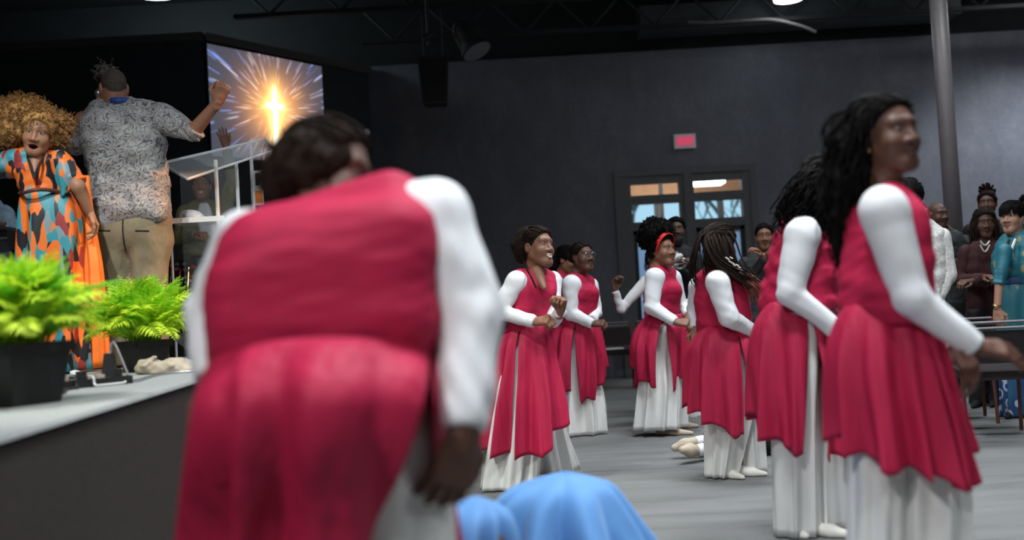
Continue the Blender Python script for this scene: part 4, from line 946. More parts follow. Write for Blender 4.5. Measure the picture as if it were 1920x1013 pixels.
def dancer_glance():
    p = Person('tall dancer glancing back over her shoulder with loose black hair, one arm swung low', 3.17, 1680, 'deep', DG, seed=8)
    p.head((1666, 254, 0), (.41, -.91, -.02), (1660, 352, .02), .96, h=.0026, up=(-.05, 0, 1), neck_r=.050)
    p.hair_cap(.014, -.026, .005, .002, -.06)
    p.hair_blob([(1634, 222, .05, .075), (1610, 270, .08, .085), (1600, 340, .10, .080), (1592, 400, .12, .065), (1588, 470, .14, .05)], .009, .008, 50, .05)
    g = [[(1648, 186, .0), (1606, 208, .02), (1575, 270, .06), (1568, 350, .08), (1575, 440, .1)], [(1650, 190, .05), (1620, 240, .02), (1610, 320, .0), (1605, 400, .06), (1590, 520, .12)], [(1640, 195, .1), (1590, 230, .14), (1560, 300, .15), (1560, 380, .15), (1570, 470, .15)], [(1645, 188, -.02), (1618, 230, -.04), (1610, 300, -.02), (1608, 345, .02), (1600, 400, .08)]]
    p.locks(g, 230, .022, .0045, .012, 2.5, 16)
    p.locks([[(1620, 200, .08), (1575, 212, .1), (1545, 235, .1), (1542, 262, .1), (1556, 280, .1)], [(1610, 200, .08), (1570, 216, .1), (1548, 245, .1), (1550, 270, .1)]], 9, .006, .003, .004)
    p.hair(MT['blackhair'])
    p.torso([(366, 1640, 1692), (376, 1622, 1705), (400, 1602, 1722), (450, 1594, 1730), (510, 1589, 1734), (550, 1584, 1733), (580, 1580, 1733)], (.30, -.95), .55, MT['red'], wr=.003, h=.009, extra=[((1656, 385, -.08), (1676, 388, .12), .055, .054), ((1690, 455, .02), (1702, 460, .05), .06, .06)])
    p.arm((1656, 392, -.13), (1708, 560, -.15), (1828, 650, -.15), (.072, .056, .036), MT['white'], h=.0065, hand=dict(dir=(.9, .0, -.15), back=(.2, -.55, .75), curl=.35, thumb=1, spread=.12, h=.0035), inner=(1660, 385, -.06), wrinkle=.002)
    p.arm((1680, 395, .15), (1730, 560, .2), (1790, 648, .12), (.06, .048, .036), MT['white'], hand=dict(curl=.5, thumb=-1))
    rows = [(556, 1598, 1718), (574, 1580, 1734), (610, 1565, 1752), (660, 1556, 1768), (720, 1558, 1782), (800, 1568, 1802), (930, 1578, 1828)]
    p.drape(rows, [(-62, 110, [(-62, 880), (-50, 918), (-40, 920), (-32, 890), (-15, 870), (0, 838), (30, 830), (110, 820)], (1, 2, .1)), (110, 298, [(110, 820), (180, 815), (205, 840), (240, 862), (275, 880), (298, 905)], (2, 1, .1))], MT['redskirt'], 'tunic_skirt', .8, 11, .085, 34, 2.2, seed=4, hemv=.016)
    p.drape([(585, 1595, 1720), (820, 1594, 1700), (1190, 1590, 1690)], FULL(1192), MT['satin'], 'trouser_leg', .9, 7, .05, seed=2); p.drape([(585, 1620, 1730, .05), (820, 1650, 1806, .05), (1190, 1655, 1806, .06)], FULL(1185), MT['satin'], 'trouser_leg', .9, 8, .06, seed=3)
    p.legs((1665, 640, 0), [(1640, 880, 0), (1715, 880, .05)], [(1640, 1150, 0), (1725, 1150, .05)]); p.shoe((1640, 1170, 0), (1700, 1190, 0), MT['whiteshoe']); p.shoe((1730, 1170, .1), (1790, 1180, .1), MT['whiteshoe'])
    c = p.L(.082, -.008, -.045); MB().lathe([(.003, -.007), (.007, 0), (.003, .007)], c, 8).obj('earring', MT['gold'], p.root, p.org, True); p.finish()
def dancer_front():
    p = Person('large dancer bending over with her back turned beside the stage, hand on her thigh', 2.2, 640, 'deep', DG, seed=9)
    p.head((610, 330, .16), (.95, -.12, -.32), (612, 410, .10), 1.06, h=.006, up=(.1, .35, 1), neck_r=.066)
    p.hair_cap(.012, -.028, .007, .003, -.05); p.hair_blob([(590, 312, .14, .092), (566, 330, .13, .080), (550, 345, .13, .06)], .010, .006, 45, .05); p.fuzz(200, .003, .02, .005); p.hair(MT['brownhair'])
    p.torso([(425, 475, 790, .05), (450, 438, 798, .03), (490, 410, 812), (520, 398, 806), (548, 393, 818), (575, 402, 812), (605, 394, 822), (645, 398, 822), (672, 402, 818)], (1, .05), .75, MT['red'], h=.010, wr=.004, wf=14, aniso=(.6, .6, 2.6),
            extra=[((535, 446, .05), (735, 388, .04), .085, .085), ((490, 484, .02), (770, 430, .02), .08, .08), ((470, 548, -.07), (745, 540, -.07), .095, .095), ((470, 608, -.07), (750, 600, -.07), .09, .09), ((515, 490, -.05), (740, 455, -.05), .11, .11)])
    p.arm((808, 412, .02), (880, 592, -.02), (872, 806, -.12), (.090, .074, .046), MT['white'], h=.009, hand=dict(dir=(-.35, .1, -1), back=(.5, -.85, 0), curl=.45, thumb=1, size=1.25, spread=.08, h=.005), inner=(782, 405, .02), wrinkle=.004)
    p.arm((465, 450, .10), (400, 585, .12), (402, 715, .02), (.075, .06, .045), MT['white'], h=.010, hand=dict(curl=.6, thumb=-1))
    rows = [(682, 400, 820, -.01), (705, 388, 826, -.06), (750, 380, 830, -.12), (800, 376, 834, -.13), (880, 374, 842, -.09), (960, 374, 852, -.01), (1060, 374, 862, .03), (1300, 372, 870, .05)]
    p.drape(rows, [(-12, 70, [(-52, 1230), (70, 1230)], (4, 2, .02)), (70, 342, [(70, 1230), (342, 1230)], (2, 66, .04))], MT['redskirt'], 'tunic_skirt', .80, 8, .08, 44, 2.0, .55, .005, seed=3, amp0=.004, bias=1.0, tilt=.062)
    p.drape([(730, 470, 630), (900, 455, 640), (1380, 440, 640)], FULL(1385), MT['satin'], 'trouser_leg', .7, 7, .03, seed=2); p.drape([(720, 620, 790, .05), (780, 615, 822, -.02), (900, 620, 845), (1390, 620, 860)], FULL(1390), MT['satin'], 'trouser_leg', .8, 6, .04, seed=5)
    p.legs((620, 720, 0), [(510, 1000, 0), (720, 1000, 0)], [(510, 1440, 0), (740, 1440, 0)], (.12, .08, .045)); p.shoe((510, 1490, 0), (510, 1470, .14), MT['whiteshoe']); p.shoe((740, 1490, 0), (760, 1470, .14), MT['whiteshoe']); p.finish(.02)
def dancer_hidden():
    p = Person('dancer in red tunic almost wholly hidden behind the bending dancer by the stage', 8.2, 785, 'deep', DG, seed=10)
    p.head((780, 478, 0), (.9, -.3, 0), (780, 520, 0), 1., h=.006); p.hair_cap(.014, 0, .007); p.hair(MT['blackhair'])
    p.torso([(515, 765, 795), (530, 752, 808), (570, 752, 810), (610, 755, 806)], (.7, .7), .7, MT['red']); p.arm((758, 535, -.1), (750, 590, -.1), (775, 610, -.2), (.06, .05, .036), MT['white'], hand=dict(curl=1.)); p.arm((804, 535, .1), (806, 590, .1), (800, 620, 0), (.06, .05, .036), MT['white'], hand=dict(curl=1.))
    p.drape([(606, 750, 812), (660, 735, 828), (745, 735, 834)], FULL(745), MT['redskirt'], 'tunic_skirt', .9, 10, .07, hemv=.016); p.drape([(610, 755, 808), (700, 745, 820), (825, 740, 825)], FULL(825), MT['satin'], 'trousers', .8, 8, .06)
    p.legs((780, 620, 0), [(768, 720, 0), (795, 720, 0)], [(768, 815, 0), (795, 815, 0)]); p.shoe((768, 815, 0), (785, 825, 0), MT['whiteshoe']); p.shoe((795, 815, 0), (812, 822, 0), MT['whiteshoe']); p.finish()
for fn in (dancer_smiling, dancer_glasses, dancer_behind, dancer_headband, dancer_armsout, dancer_braids, dancer_curls, dancer_glance, dancer_front, dancer_hidden): fn()

# ---- people on the stage
def stage_man():
    p = Person('broad man in grey paisley shirt and khaki trousers on stage, one arm raised', 6.2, 245, 'mid', gz=SZ, seed=20)
    p.skin = np.array(SK['brown'])
    p.head((213, 166, 0), (-.45, .88, .08), (220, 212, 0), 1.0, h=.0045, neck_r=.070, bald=True, full=1.1)
    p.hair_cap(-.002, -.02, .006, .0008, -.01, strands=0); p.hair(mat('shaved_hair', (.045, .036, .032), .8, .3, 120), 'shaved_hair')
    p.hair_blob([(190, 137, .0, .026), (199, 130, .0, .026), (208, 128, .0, .020)], .006, .006, 90, .02, False); p.fuzz(70, .005, .035, .006); p.hair(mat('grey_locks', (.075, .065, .06), .8, .3, 120), 'hair_tuft')
    p.torso([(193, 188, 252), (204, 168, 292), (220, 152, 312), (250, 150, 312), (290, 160, 310), (330, 167, 314), (380, 170, 318), (424, 170, 321)], (1, .12), .9, MT['paisley'], 'shirt', wr=.007, wf=20, extra=[((200, 395, -.07), (290, 395, -.07), .095, .095), ((175, 228, 0), (290, 222, 0), .085, .085)])
    cl = [(p.J(198+i*5.2, 190-1.2*math.sin(i/9*3.14), -.09*math.sin(i/9*3.14)), 0) for i in range(10)]
    MB().tube([c for c, _ in cl], .022, 8).obj('collar', MT['collar'], p.root, p.org, True)
    p.arm((302, 222, 0), (362, 248, -.06), (408, 192, -.12), (.095, .060, .036), MT['paisley'], .56, True, hand=dict(dir=(.4, -.1, .9), back=(.5, -.75, 0), curl=1.1, thumb=1, size=1.1), wrinkle=.006)
    p.arm((158, 228, 0), (136, 275, .06), (178, 212, .16), (.090, .060, .038), MT['paisley'], .62, True, hand=dict(dir=(.2, .1, .9), back=(-.8, -.4, 0), curl=1.2, thumb=-1, size=1.1), wrinkle=.006)
    tv = p.pants((246, 402, 0, .235), (247, 474, 0), [(214, 565, 0), (280, 565, 0)], [(212, 712, 0), (283, 712, 0)], (.118, .112, .108), MT['khaki'], wr=.008)
    def on_cloth(c):                                            # lay a curve on the back of the trousers
        c = c.copy()
        for q_ in c:
            n_ = tv[(np.abs(tv[:, 0]-q_[0]) < .012) & (np.abs(tv[:, 2]-q_[2]) < .012)]
            if len(n_): q_[1] = n_[:, 1].min()
        return c
    MB().tube(on_cloth(np.linspace(p.J(247, 414), p.J(247, 474), 14)), .0045, 6).obj('seam', MT['black'], p.root, p.org, True)
    for x_ in (200, 270): MB().tube(on_cloth(np.linspace(p.J(x_, 436), p.J(x_+24, 436), 8)), .0045, 6).obj('pocket_slit', MT['black'], p.root, p.org, True)
    p.legs((246, 425, 0), [(217, 570, 0), (281, 570, 0)], [(218, 690, 0), (280, 690, 0)], (.025, .04, .035)); p.shoe((218, 690, 0), (212, 680, .15), MT['black'], .048); p.shoe((280, 690, 0), (284, 680, .15), MT['black'], .048); p.finish()
    mr = empty('microphone', p.J(186, 190, .20), 'black handheld microphone at the mouth of the paisley-shirted man', 'microphone'); MB().tube([(.0, -.01, -.10), (0, 0, .02)], [.011, .014], 10).obj('handle', MT['blackmetal'], mr, smooth=True)
    MB().lathe([(.012, .0), (.026, .022), (.026, .04), (.012, .058)], (0, 0, .02), 14).obj('grille', MT['metal'], mr, smooth=True)
def stage_woman():
    p = Person('shouting woman with big blond afro dancing in orange and teal patterned kaftan on stage', 5.8, 85, 'mid', gz=SZ, seed=21)
    p.skin = np.array(SK['mid'])*1.15
    p.head((72, 250, -.05), (.18, -.90, -.22), (66, 304, 0), 1.0, up=(.22, 0, 1), h=.0038, mouth_open=.85)
    p.hair_cap(.02, -.006, .007, .004, -.03, strands=0); p.fuzz(500, .0026, .03, .008); p.hair_blob([(66, 222, .02, .07), (48, 226, .02, .125), (22, 232, .02, .125), (6, 240, 0, .10)], .010, .012, 40, .05); p.fuzz(1500, .0026, .032, .008)
    p.hair_blob([(82, 226, .02, .06), (98, 240, .02, .085), (112, 252, .02, .055)], .010, .012, 40, .05); p.fuzz(800, .0026, .03, .008); p.hair(MT['blond'])
    p.hair_blob([(84, 215, .01, .035), (92, 232, -.01, .035), (96, 252, 0, .03)], .008, .006, 60, .03); p.hair(MT['brownhair'], 'dark_roots')
    MB().tube([p.J(54+i*3.4, 296+4*math.sin(i/8*3.14), -.05*math.sin(i/8*3.14)-.03) for i in range(9)], .006, 6).obj('necklace', MT['pearl'], p.root, p.org)
    p.torso([(283, 48, 88), (296, 26, 106), (312, 22, 122), (335, 34, 128), (356, 44, 126), (372, 42, 130)], (.95, .1), .85, MT['kaftan'], 'kaftan_top', wr=.007, extra=[((26, 308, 0), (112, 305, 0), .07, .07)])
    a_, b_ = p.J(66, 300, -.05), p.J(64, 328, -.112); v, f = surfnet(lambda w: rc(w, a_, b_, .046, .012), np.minimum(a_, b_)-.08, np.maximum(a_, b_)+.08, .006); p.pieces.append((v, f, np.tile(p.skin, (len(v), 1))))
    p.arm((110, 308, 0), (146, 350, -.05), (168, 398, .02), (.085, .052, .032), MT['kaftan'], .46, True, hand=dict(curl=.6, thumb=-1), wrinkle=.006, name='wide_sleeve')
    p.arm((28, 306, 0), (-14, 318, -.02), (-60, 300, -.05), (.085, .06, .032), MT['kaftan'], .46, True, hand=dict(curl=.5), wrinkle=.006, name='wide_sleeve')
    p.drape([(300, 88, 136, -.05), (330, 92, 152, -.04), (362, 100, 152, -.02)], [(-180, 180, [(-180, 352), (-90, 372), (0, 338), (180, 352)], (0, 0, 1))], MT['kaftan'], 'sleeve_drape', .7, 5, .08, 16, amp0=.02)
    p.drape([(358, 42, 128), (385, 38, 146), (430, 38, 152), (500, 36, 148), (700, 30, 156)], FULL(698), MT['kaftan'], 'kaftan_skirt', .8, 7, .09, 34, seed=1, power=.6)
    p.drape([(330, 150, 168, .12), (420, 148, 178, .12), (500, 152, 192, .1), (690, 156, 204, .1)], FULL(690), MT['orange'], 'orange_train', .9, 4, .14, 26, seed=5, power=.4)
    for x_ in (50, 84): MB().tube(smooth_curve([p.J(x_, 291, -.05), p.J((x_+64)/2, 308, -.125), p.J(64, 334, -.135)], 8), .008, 6).obj('neck_trim', MT['black'], p.root, p.org, True)
    bl = [p.J(44+i*9.4, 364+3*math.sin(i*.7), 0) for i in range(10)]
    MB().tube([c+V(0, -.155*math.sin((i+.5)/10*3.14)-.02, 0) for i, c in enumerate(bl)], .011, 8).obj('tie_belt', MT['wood'], p.root, p.org, True)
    p.legs((88, 420, 0), [(70, 540, 0), (105, 540, 0)], [(68, 690, 0), (110, 690, 0)]); p.shoe((68, 705, 0), (64, 715, -.1), MT['black']); p.shoe((110, 705, 0), (116, 715, -.1), MT['black']); p.finish()
def keyboardist():
    p = Person('keyboard player in pale denim shirt bent over the keyboard on stage', 7.25, -40, 'deep', gz=SZ, seed=22)
    row = lambda px, z, Y: 300+200*(P(px, 300, Y)[2]-z)/(P(px, 300, Y)[2]-P(px, 500, Y)[2])     # pixel row of a height
    p.head((-30, 330, -.05), (.6, -.6, -.5), (-38, 372, 0), 1., h=.006); p.hair_cap(.006, 0, .007); p.hair(MT['blackhair'])
    p.torso([(368, -52, -18), (385, -66, 6), (410, -70, 18), (450, -70, 22), (500, -68, 18)], (.9, -.4), .8, MT['denim'], 'shirt', wr=.006, extra=[((0, 405, -.05), (20, 425, -.1), .075, .075)])
    zk = (P(-120, 438, 6.62)[2]+P(41, 430, 6.62)[2])/2+.012                                        # key tops
    p.arm((8, 402, 0), (30, row(30, zk-.085, 7.08), -.17), (4, row(4, zk+.046, 6.85), -.40), (.070, .056, .038), MT['denim'], hand=dict(dir=(-.4, -.8, 0), back=(0, 0, 1), curl=.3, thumb=-1))
    p.arm((-66, 402, 0), (-84, row(-84, zk-.085, 7.08), -.17), (-56, row(-56, zk+.046, 6.85), -.40), (.065, .05, .038), MT['denim'], hand=dict(dir=(.4, -.8, 0), back=(0, 0, 1), curl=.3))
    p.drape([(490, -72, 22), (560, -72, 24), (690, -70, 22)], FULL(688), MT['denim'], 'trousers', .8, 6, .05); p.legs((-25, 500, 0), [(-45, 590, 0), (0, 590, 0)], [(-45, 660, 0), (0, 660, 0)])
    p.shoe((-45, 668, 0), (-40, 676, -.15), MT['whiteshoe']); p.shoe((12, 668, 0), (26, 676, -.15), MT['whiteshoe']); p.finish()
    a_, b_ = P(-120, 438, 6.62), P(41, 430, 6.62); zt = (a_[2]+b_[2])/2
    k = empty('keyboard', (b_[0]-.55, 6.6, SZ), 'black electronic keyboard on a stand at the edge of the stage group', 'keyboard'); kc = np.array(k.location); x1 = b_[0]; x0 = x1-1.1
    MB().box((x0, 6.42, zt-.13), (x1, 6.80, zt-.02)).obj('case', MT['blackmetal'], k, kc); MB().box((x0, 6.41, zt-.02), (x1, 6.80, zt)).obj('control_panel', MT['darkgrey'], k, kc); MB().box((x0, 6.415, zt-.08), (x1, 6.42, zt-.065)).obj('trim_strip', MT['metal'], k, kc)
    for i in range(18): MB().box((x0+.04+i*.057, 6.66, zt), (x0+.09+i*.057, 6.79, zt+.012)).obj('key', MT['whiteplastic'], k, kc)
    for sx in (x0+.1, x1-.12): MB().tube([(sx, 6.45, SZ), (sx, 6.75, zt-.13)], .016).obj('stand_leg', MT['blackmetal'], k, kc); MB().tube([(sx, 6.75, SZ), (sx, 6.45, zt-.13)], .016).obj('stand_leg', MT['blackmetal'], k, kc)
def olive_man():
    p = Person('man in olive jacket and white shirt raising one arm behind the clear lectern', 9.0, 385, 'mid', gz=SZ, seed=23)
    p.head((378, 350, 0), (.15, -.95, 0), (380, 384, 0), 1., h=.005, smile=.6); p.hair_cap(.004, -.012, .007); p.hair(MT['blackhair'])
    p.torso([(380, 362, 398), (390, 346, 414), (410, 340, 424), (450, 342, 424), (490, 340, 426)], (1, .1), .8, MT['olive'], 'jacket', wr=.006)
    p.torso([(385, 372, 392, -.12), (410, 370, 400, -.125), (440, 374, 404, -.12)], (1, 0), .8, MT['white'], 'shirt_front', wr=.003)
    p.arm((418, 396, 0), (436, 340, -.05), (424, 276, -.05), (.072, .056, .04), MT['olive'], .95, hand=dict(dir=(-.2, 0, 1), back=(0, .9, .1), curl=.25, spread=.1)); p.arm((346, 398, 0), (336, 450, -.02), (372, 440, -.3), (.068, .054, .04), MT['olive'], .95, hand=dict(curl=.8, thumb=-1))
    p.drape([(480, 342, 424), (560, 346, 422), (650, 350, 420)], FULL(652), MT['black'], 'trousers', .7, 5, .03); p.legs((384, 490, 0), [(368, 570, 0), (400, 570, 0)], [(368, 640, 0), (400, 640, 0)]); p.shoe((368, 648, 0), (366, 652, -.1), MT['black']); p.shoe((400, 648, 0), (402, 652, -.1), MT['black']); p.finish()
for fn in (stage_man, stage_woman, keyboardist, olive_man): fn()

# ---- people standing at the back and along the audience
def standing(label, Y, hx, hy, fwd, skin, seed, top, bottom, half, hairfn=None, side=None, torso_dx=0, wear='jacket', low='trousers', arms=True, group='people watching from the audience', q=.75, hands=None, headkw={}, hl=None):
    """plain standing figure: head centre pixel, feet on the floor below"""
    s_ = F/Y; p = Person(label, Y, hx+torso_dx, skin, group, seed=seed); cx = hx+torso_dx
    yh = P(cx, hy, Y)[2]; Zp = lambda z: hy+(yh-z)*s_                    # pixel row for a height on this figure
    nz = yh-.16
    p.head((hx, hy, 0), fwd, (cx, Zp(nz), 0.01), 1., h=.0055, **headkw)
    if hairfn: hairfn(p)
    sd = side or unit((fwd[1], -fwd[0], 0))[:2]; h_ = half
    zs_ = nz-.01; hip = yh*.53
    p.torso([(Zp(nz+.015), cx-.06*s_, cx+.06*s_), (Zp(zs_-.03), cx-h_*.86*s_, cx+h_*.86*s_), (Zp(zs_-.10), cx-h_*s_, cx+h_*s_), (Zp(zs_-.28), cx-h_*.95*s_, cx+h_*.95*s_), (Zp(hip+.06), cx-h_*.9*s_, cx+h_*.9*s_), (Zp(hip-.06), cx-h_*.98*s_, cx+h_*.98*s_)], sd, q, top, wear, wr=.005, h=.013)
    if arms:
        a_ = np.array([sd[0], sd[1]])
        for i, sg in enumerate((-1, 1)):
            ox, oy = sg*sd[0]*.20, sg*sd[1]*.20; f2 = unit((fwd[0], fwd[1], 0))
            hp = hands[i] if hands else None
            el = (cx+(ox*1.15)*s_, Zp(zs_-.33), oy*1.15)
            wrp = hp or (cx+(ox*1.1+f2[0]*.1)*s_, Zp(zs_-.56), oy*1.1+f2[1]*.1)
            p.arm((cx+ox*s_*.92, Zp(zs_-.08), oy*.92), el, wrp, (.062, .052, .038), top, .97, hand=dict(curl=.7, thumb=-sg, h=.006), h=.012)
    zf = s_*0
    bt = [(Zp(hip), cx-h_*.95*s_, cx+h_*.95*s_), (Zp(hip*.5), cx-h_*.9*s_, cx+h_*.9*s_), (Zp(.03), cx-h_*.8*s_, cx+h_*.8*s_)]
    if low == 'skirt': bt[-1] = (Zp(.03), cx-h_*1.05*s_, cx+h_*1.05*s_); p.drape(bt, FULL(Zp(.03)), bottom, 'skirt', .8, 7, .07)
    else:
        p.pants((cx, Zp(hip), 0, h_*.82), (cx, Zp(hip-.16), 0), [(cx-.075*s_, Zp(hip*.5), 0), (cx+.075*s_, Zp(hip*.5), 0)], [(cx-.08*s_, Zp(.03), 0), (cx+.08*s_, Zp(.03), 0)], (.085, .075, .07), bottom, h=.015)
    p.legs((cx, Zp(hip), 0), [(cx-.07*s_, Zp(hip*.5), 0), (cx+.07*s_, Zp(hip*.5), 0)], [(cx-.07*s_, Zp(.08), 0), (cx+.07*s_, Zp(.08), 0)])
    f2 = unit((fwd[0], fwd[1], 0))*.15
    for sg in (-1, 1): p.shoe((cx+sg*.08*s_, Zp(.05), 0), (cx+sg*.08*s_+f2[0]*s_, Zp(.05), f2[1]), MT['black'])
    return p
def short_hair(p): p.hair_cap(.006, -.010, .007, .001, -.03); p.hair(MT['blackhair'])
def bearded(p):
    p.hair_cap(.012, -.010, .007, .002, -.03); p.hair(MT['blackhair'])
    c, R, sc = p.hd; A = lambda *q: np.array(q, float)
    f_ = lambda w: smax(smin(ell((w-c)@R, A(0, .045, -.088), A(.060, .060, .052)), ell((w-c)@R, A(0, .06, -.12), A(.035, .035, .04)), .03), -ell((w-c)@R, A(0, .105, -.045), A(.04, .05, .03)), .01)
    v, f = surfnet(f_, c-.2, c+.2, .007); p.part('beard', v, f, MT['beard'])
def long_hair(col, ln=.34, n=90):
    def fn(p):
        p.hair_cap(.014, -.008, .007, .003, -.08); c, R, sc = p.hd; out = []
        for i in range(n):
            t = p.rng.uniform(.6, 5.7); b = np.array([math.sin(t)*.085, math.cos(t)*.085-.02, .05]); b[1] = min(b[1], .05)
            e = b*np.array([1.25, 1.2, 1])+np.array([0, 0, -ln*p.rng.uniform(.7, 1.1)]); m_ = (b+e)/2+np.array([b[0]*.25, b[1]*.25, .02])
            cv = smooth_curve([c+R@np.array([b[0]*.5, b[1]*.5-.01, .115]), c+R@b, c+R@m_, c+R@e], 12); cv = cv+.006*np.sin(np.linspace(0, 14, 12)[:, None]+p.rng.uniform(0, 6, 3)); out.append(tube_np(cv, np.linspace(.010, .005, 12), 5))
        v, f, _ = join_np(out); p.hairs.append((v, f)); p.hair(col)
    return fn
def bun_hair(p):
    p.hair_cap(.010, -.008, .007, .003, -.05); c, R, sc = p.hd; out = []
    for i in range(60):
        d_ = p.rng.normal(size=3); d_ /= np.linalg.norm(d_); b = c+R@np.array([0, -.06, .11]); e = b+d_*.06+V(0, 0, .02)
        out.append(tube_np(smooth_curve([b, (b+e)/2+d_*.02, e+d_*.02], 8), np.linspace(.014, .010, 8), 5))
    v, f, _ = join_np(out); p.hairs.append((v, f)); p.hair(MT['brownhair'])
def pixie(p):
    p.hair_cap(.014, .0, .006, .004, -.03); c, R, sc = p.hd; out = []
    for i in range(110):
        t = p.rng.uniform(-2.4, 2.4); b = c+R@np.array([math.sin(t)*.03, math.cos(t)*.02-.01, .125]); m_ = c+R@np.array([math.sin(t)*.085, math.cos(t)*.10-.015, .085]); e = c+R@np.array([math.sin(t)*.092, math.cos(t)*.112-.012, .045-.03*p.rng.uniform(0, 1)])
        out.append(tube_np(smooth_curve([b, m_, e], 8), np.linspace(.009, .004, 8), 5))
    v, f, _ = join_np(out); p.hairs.append((v, f)); p.hair(MT['blackhair'])

p = standing('bearded man in black suit standing in front of the glass double doors', 9.7, 1268, 432, (-.1, -.99, 0), 'dark', 40, MT['black'], MT['black'], .20, bearded, hands=((1262, 500, -.26), (1276, 494, -.27)), headkw=dict(full=1.05))
g_ = p.torso([(478, 1262, 1276, -.30), (488, 1257, 1284, -.33), (500, 1264, 1282, -.30)], (1, 0), .6, MT['lace'], 'white_handkerchief', wr=.012, wf=40, h=.008, cut=False); p.finish()
p = standing('man in charcoal coat with hands at his chin beside the door frame', 9.4, 1433, 444, (-.2, -.97, -.05), 'brown', 41, MT['darkgrey'], MT['black'], .20, short_hair, hands=((1428, 480, -.20), (1437, 479, -.20))); p.finish()
p = standing('person in white textured jacket with black head covering, half hidden behind the dancer glancing back', 6.7, 1702, 374, (.2, .97, 0), 'deep', 42, MT['lace'], MT['black'], .21, lambda p: (p.hair_cap(.02, .02, .007, .003, -.09), p.hair(MT['blackhair'], 'head_scarf')), torso_dx=12, hands=((1690, 560, -.02), (1758, 560, -.08)))
st = MB()
for i in range(5): st.lathe([(.003, -.006), (.007, 0), (.003, .006)], p.J(1708+i*1.6, 352+i*9, -.10), 8)
st.obj('scarf_studs', MT['pearl'], p.root, p.org, True); p.finish()
p = standing('bald man in dark printed shirt standing beside the steel column', 9.6, 1758, 404, (.35, -.92, -.05), 'deep', 43, MT['pattern'], MT['black'], .20, None, torso_dx=18, hands=((1818, 494, -.22), (1824, 486, -.1)), headkw=dict(bald=True, full=1.05)); p.finish()
p = standing('man with short brown hair whose face shows beside the white textured jacket', 10.0, 1722, 404, (.5, -.85, 0), 'light', 44, MT['darkgrey'], MT['black'], .19, lambda p: (p.hair_cap(.010, -.014, .007), p.hair(MT['brownhair']))); p.finish()
p = standing('woman with hair piled up in a twisted bun behind the long-haired woman', 9.8, 1851, 382, (-.5, -.85, 0), 'deep', 45, MT['black'], MT['black'], .18, bun_hair); p.finish()
p = standing('woman with long dark wavy hair in maroon cardigan wearing a pale necklace', 8.8, 1846, 418, (-.25, -.95, -.12), 'deep', 46, MT['maroon'], MT['black'], .18, long_hair(MT['brownhair']), torso_dx=4, hands=((1820, 528, -.25), (1848, 520, -.28)))
for k in range(2): MB().tube([p.J(1838+i*2.2, 452+k*7+(8+k*5)*math.sin(i/8*3.14), -.17) for i in range(9)], .007, 6).obj('necklace', MT['pearl'], p.root, p.org)
p.finish()
def teal_woman():
    p = Person('woman in teal floral gown with short black hair at the end of the audience row', 8.0, 1905, 'light', 'people watching from the audience', seed=47)
    p.head((1898, 408, 0), (-.80, -.60, -.02), (1906, 444, 0), 1., h=.0045, lipcol=(.35, .05, .06)); pixie(p)
    p.torso([(440, 1892, 1922), (452, 1880, 1936), (475, 1872, 1944), (500, 1866, 1946), (520, 1876, 1942), (530, 1880, 1940)], (.6, -.8), .75, MT['floral'], 'gown_top', wr=.004, extra=[((1882, 492, -.08), (1890, 492, 0), .07, .07)])
    MB().tube([p.J(1892, 450, -.12), p.J(1886, 470, -.17), p.J(1880, 498, -.19)], .012, 6).obj('black_lapel', MT['black'], p.root, p.org); MB().tube([p.J(1904, 449, -.13), p.J(1895, 472, -.18), p.J(1882, 500, -.2)], .010, 6).obj('pale_lapel', MT['pearl'], p.root, p.org)
    p.arm((1884, 470, -.16), (1874, 530, -.2), (1870, 580, -.22), (.055, .045, .032), MT['floral'], .55, True, hand=dict(curl=.6, dir=(.0, -.1, -1), back=(-.6, -.7, 0), h=.006)); p.arm((1938, 470, .1), (1948, 530, .1), (1945, 585, 0), (.055, .045, .032), MT['floral'], .55, True, hand=dict(curl=.6))
    MB().tube([p.J(1870+8*math.cos(t), 572+2*math.sin(t), -.22-.035*math.sin(t)) for t in np.linspace(0, 6.3, 14)], .006, 6).obj('bracelet', MT['gold'], p.root, p.org); q_ = p.L(-.09, -.01, -.05); MB().lathe([(.004, -.02), (.014, 0), (.004, .02)], q_, 10).obj('earring', MT['blue'], p.root, p.org)
    p.drape([(520, 1876, 1944), (532, 1875, 1944)], FULL(533), MT['jeans'], 'waistband', .8, 3, .0, 4, 5, amp0=.012)
    p.drape([(524, 1878, 1942), (560, 1869, 1950), (620, 1870, 1956), (700, 1878, 1956), (784, 1882, 1964)], FULL(784), MT['floral'], 'gown_skirt', .8, 7, .07); p.legs((1908, 560, 0), [(1900, 660, 0), (1922, 660, 0)], [(1900, 765, 0), (1925, 765, 0)])
    p.shoe((1900, 775, 0), (1890, 782, -.1), MT['black']); p.shoe((1925, 775, 0), (1918, 782, -.1), MT['black']); p.finish()
teal_woman()
p = standing('dark-haired person standing behind the woman in the teal gown', 9.9, 1930, 388, (-.4, -.9, 0), 'deep', 48, MT['black'], MT['black'], .2, long_hair(MT['blackhair'], .2, 50)); p.finish()

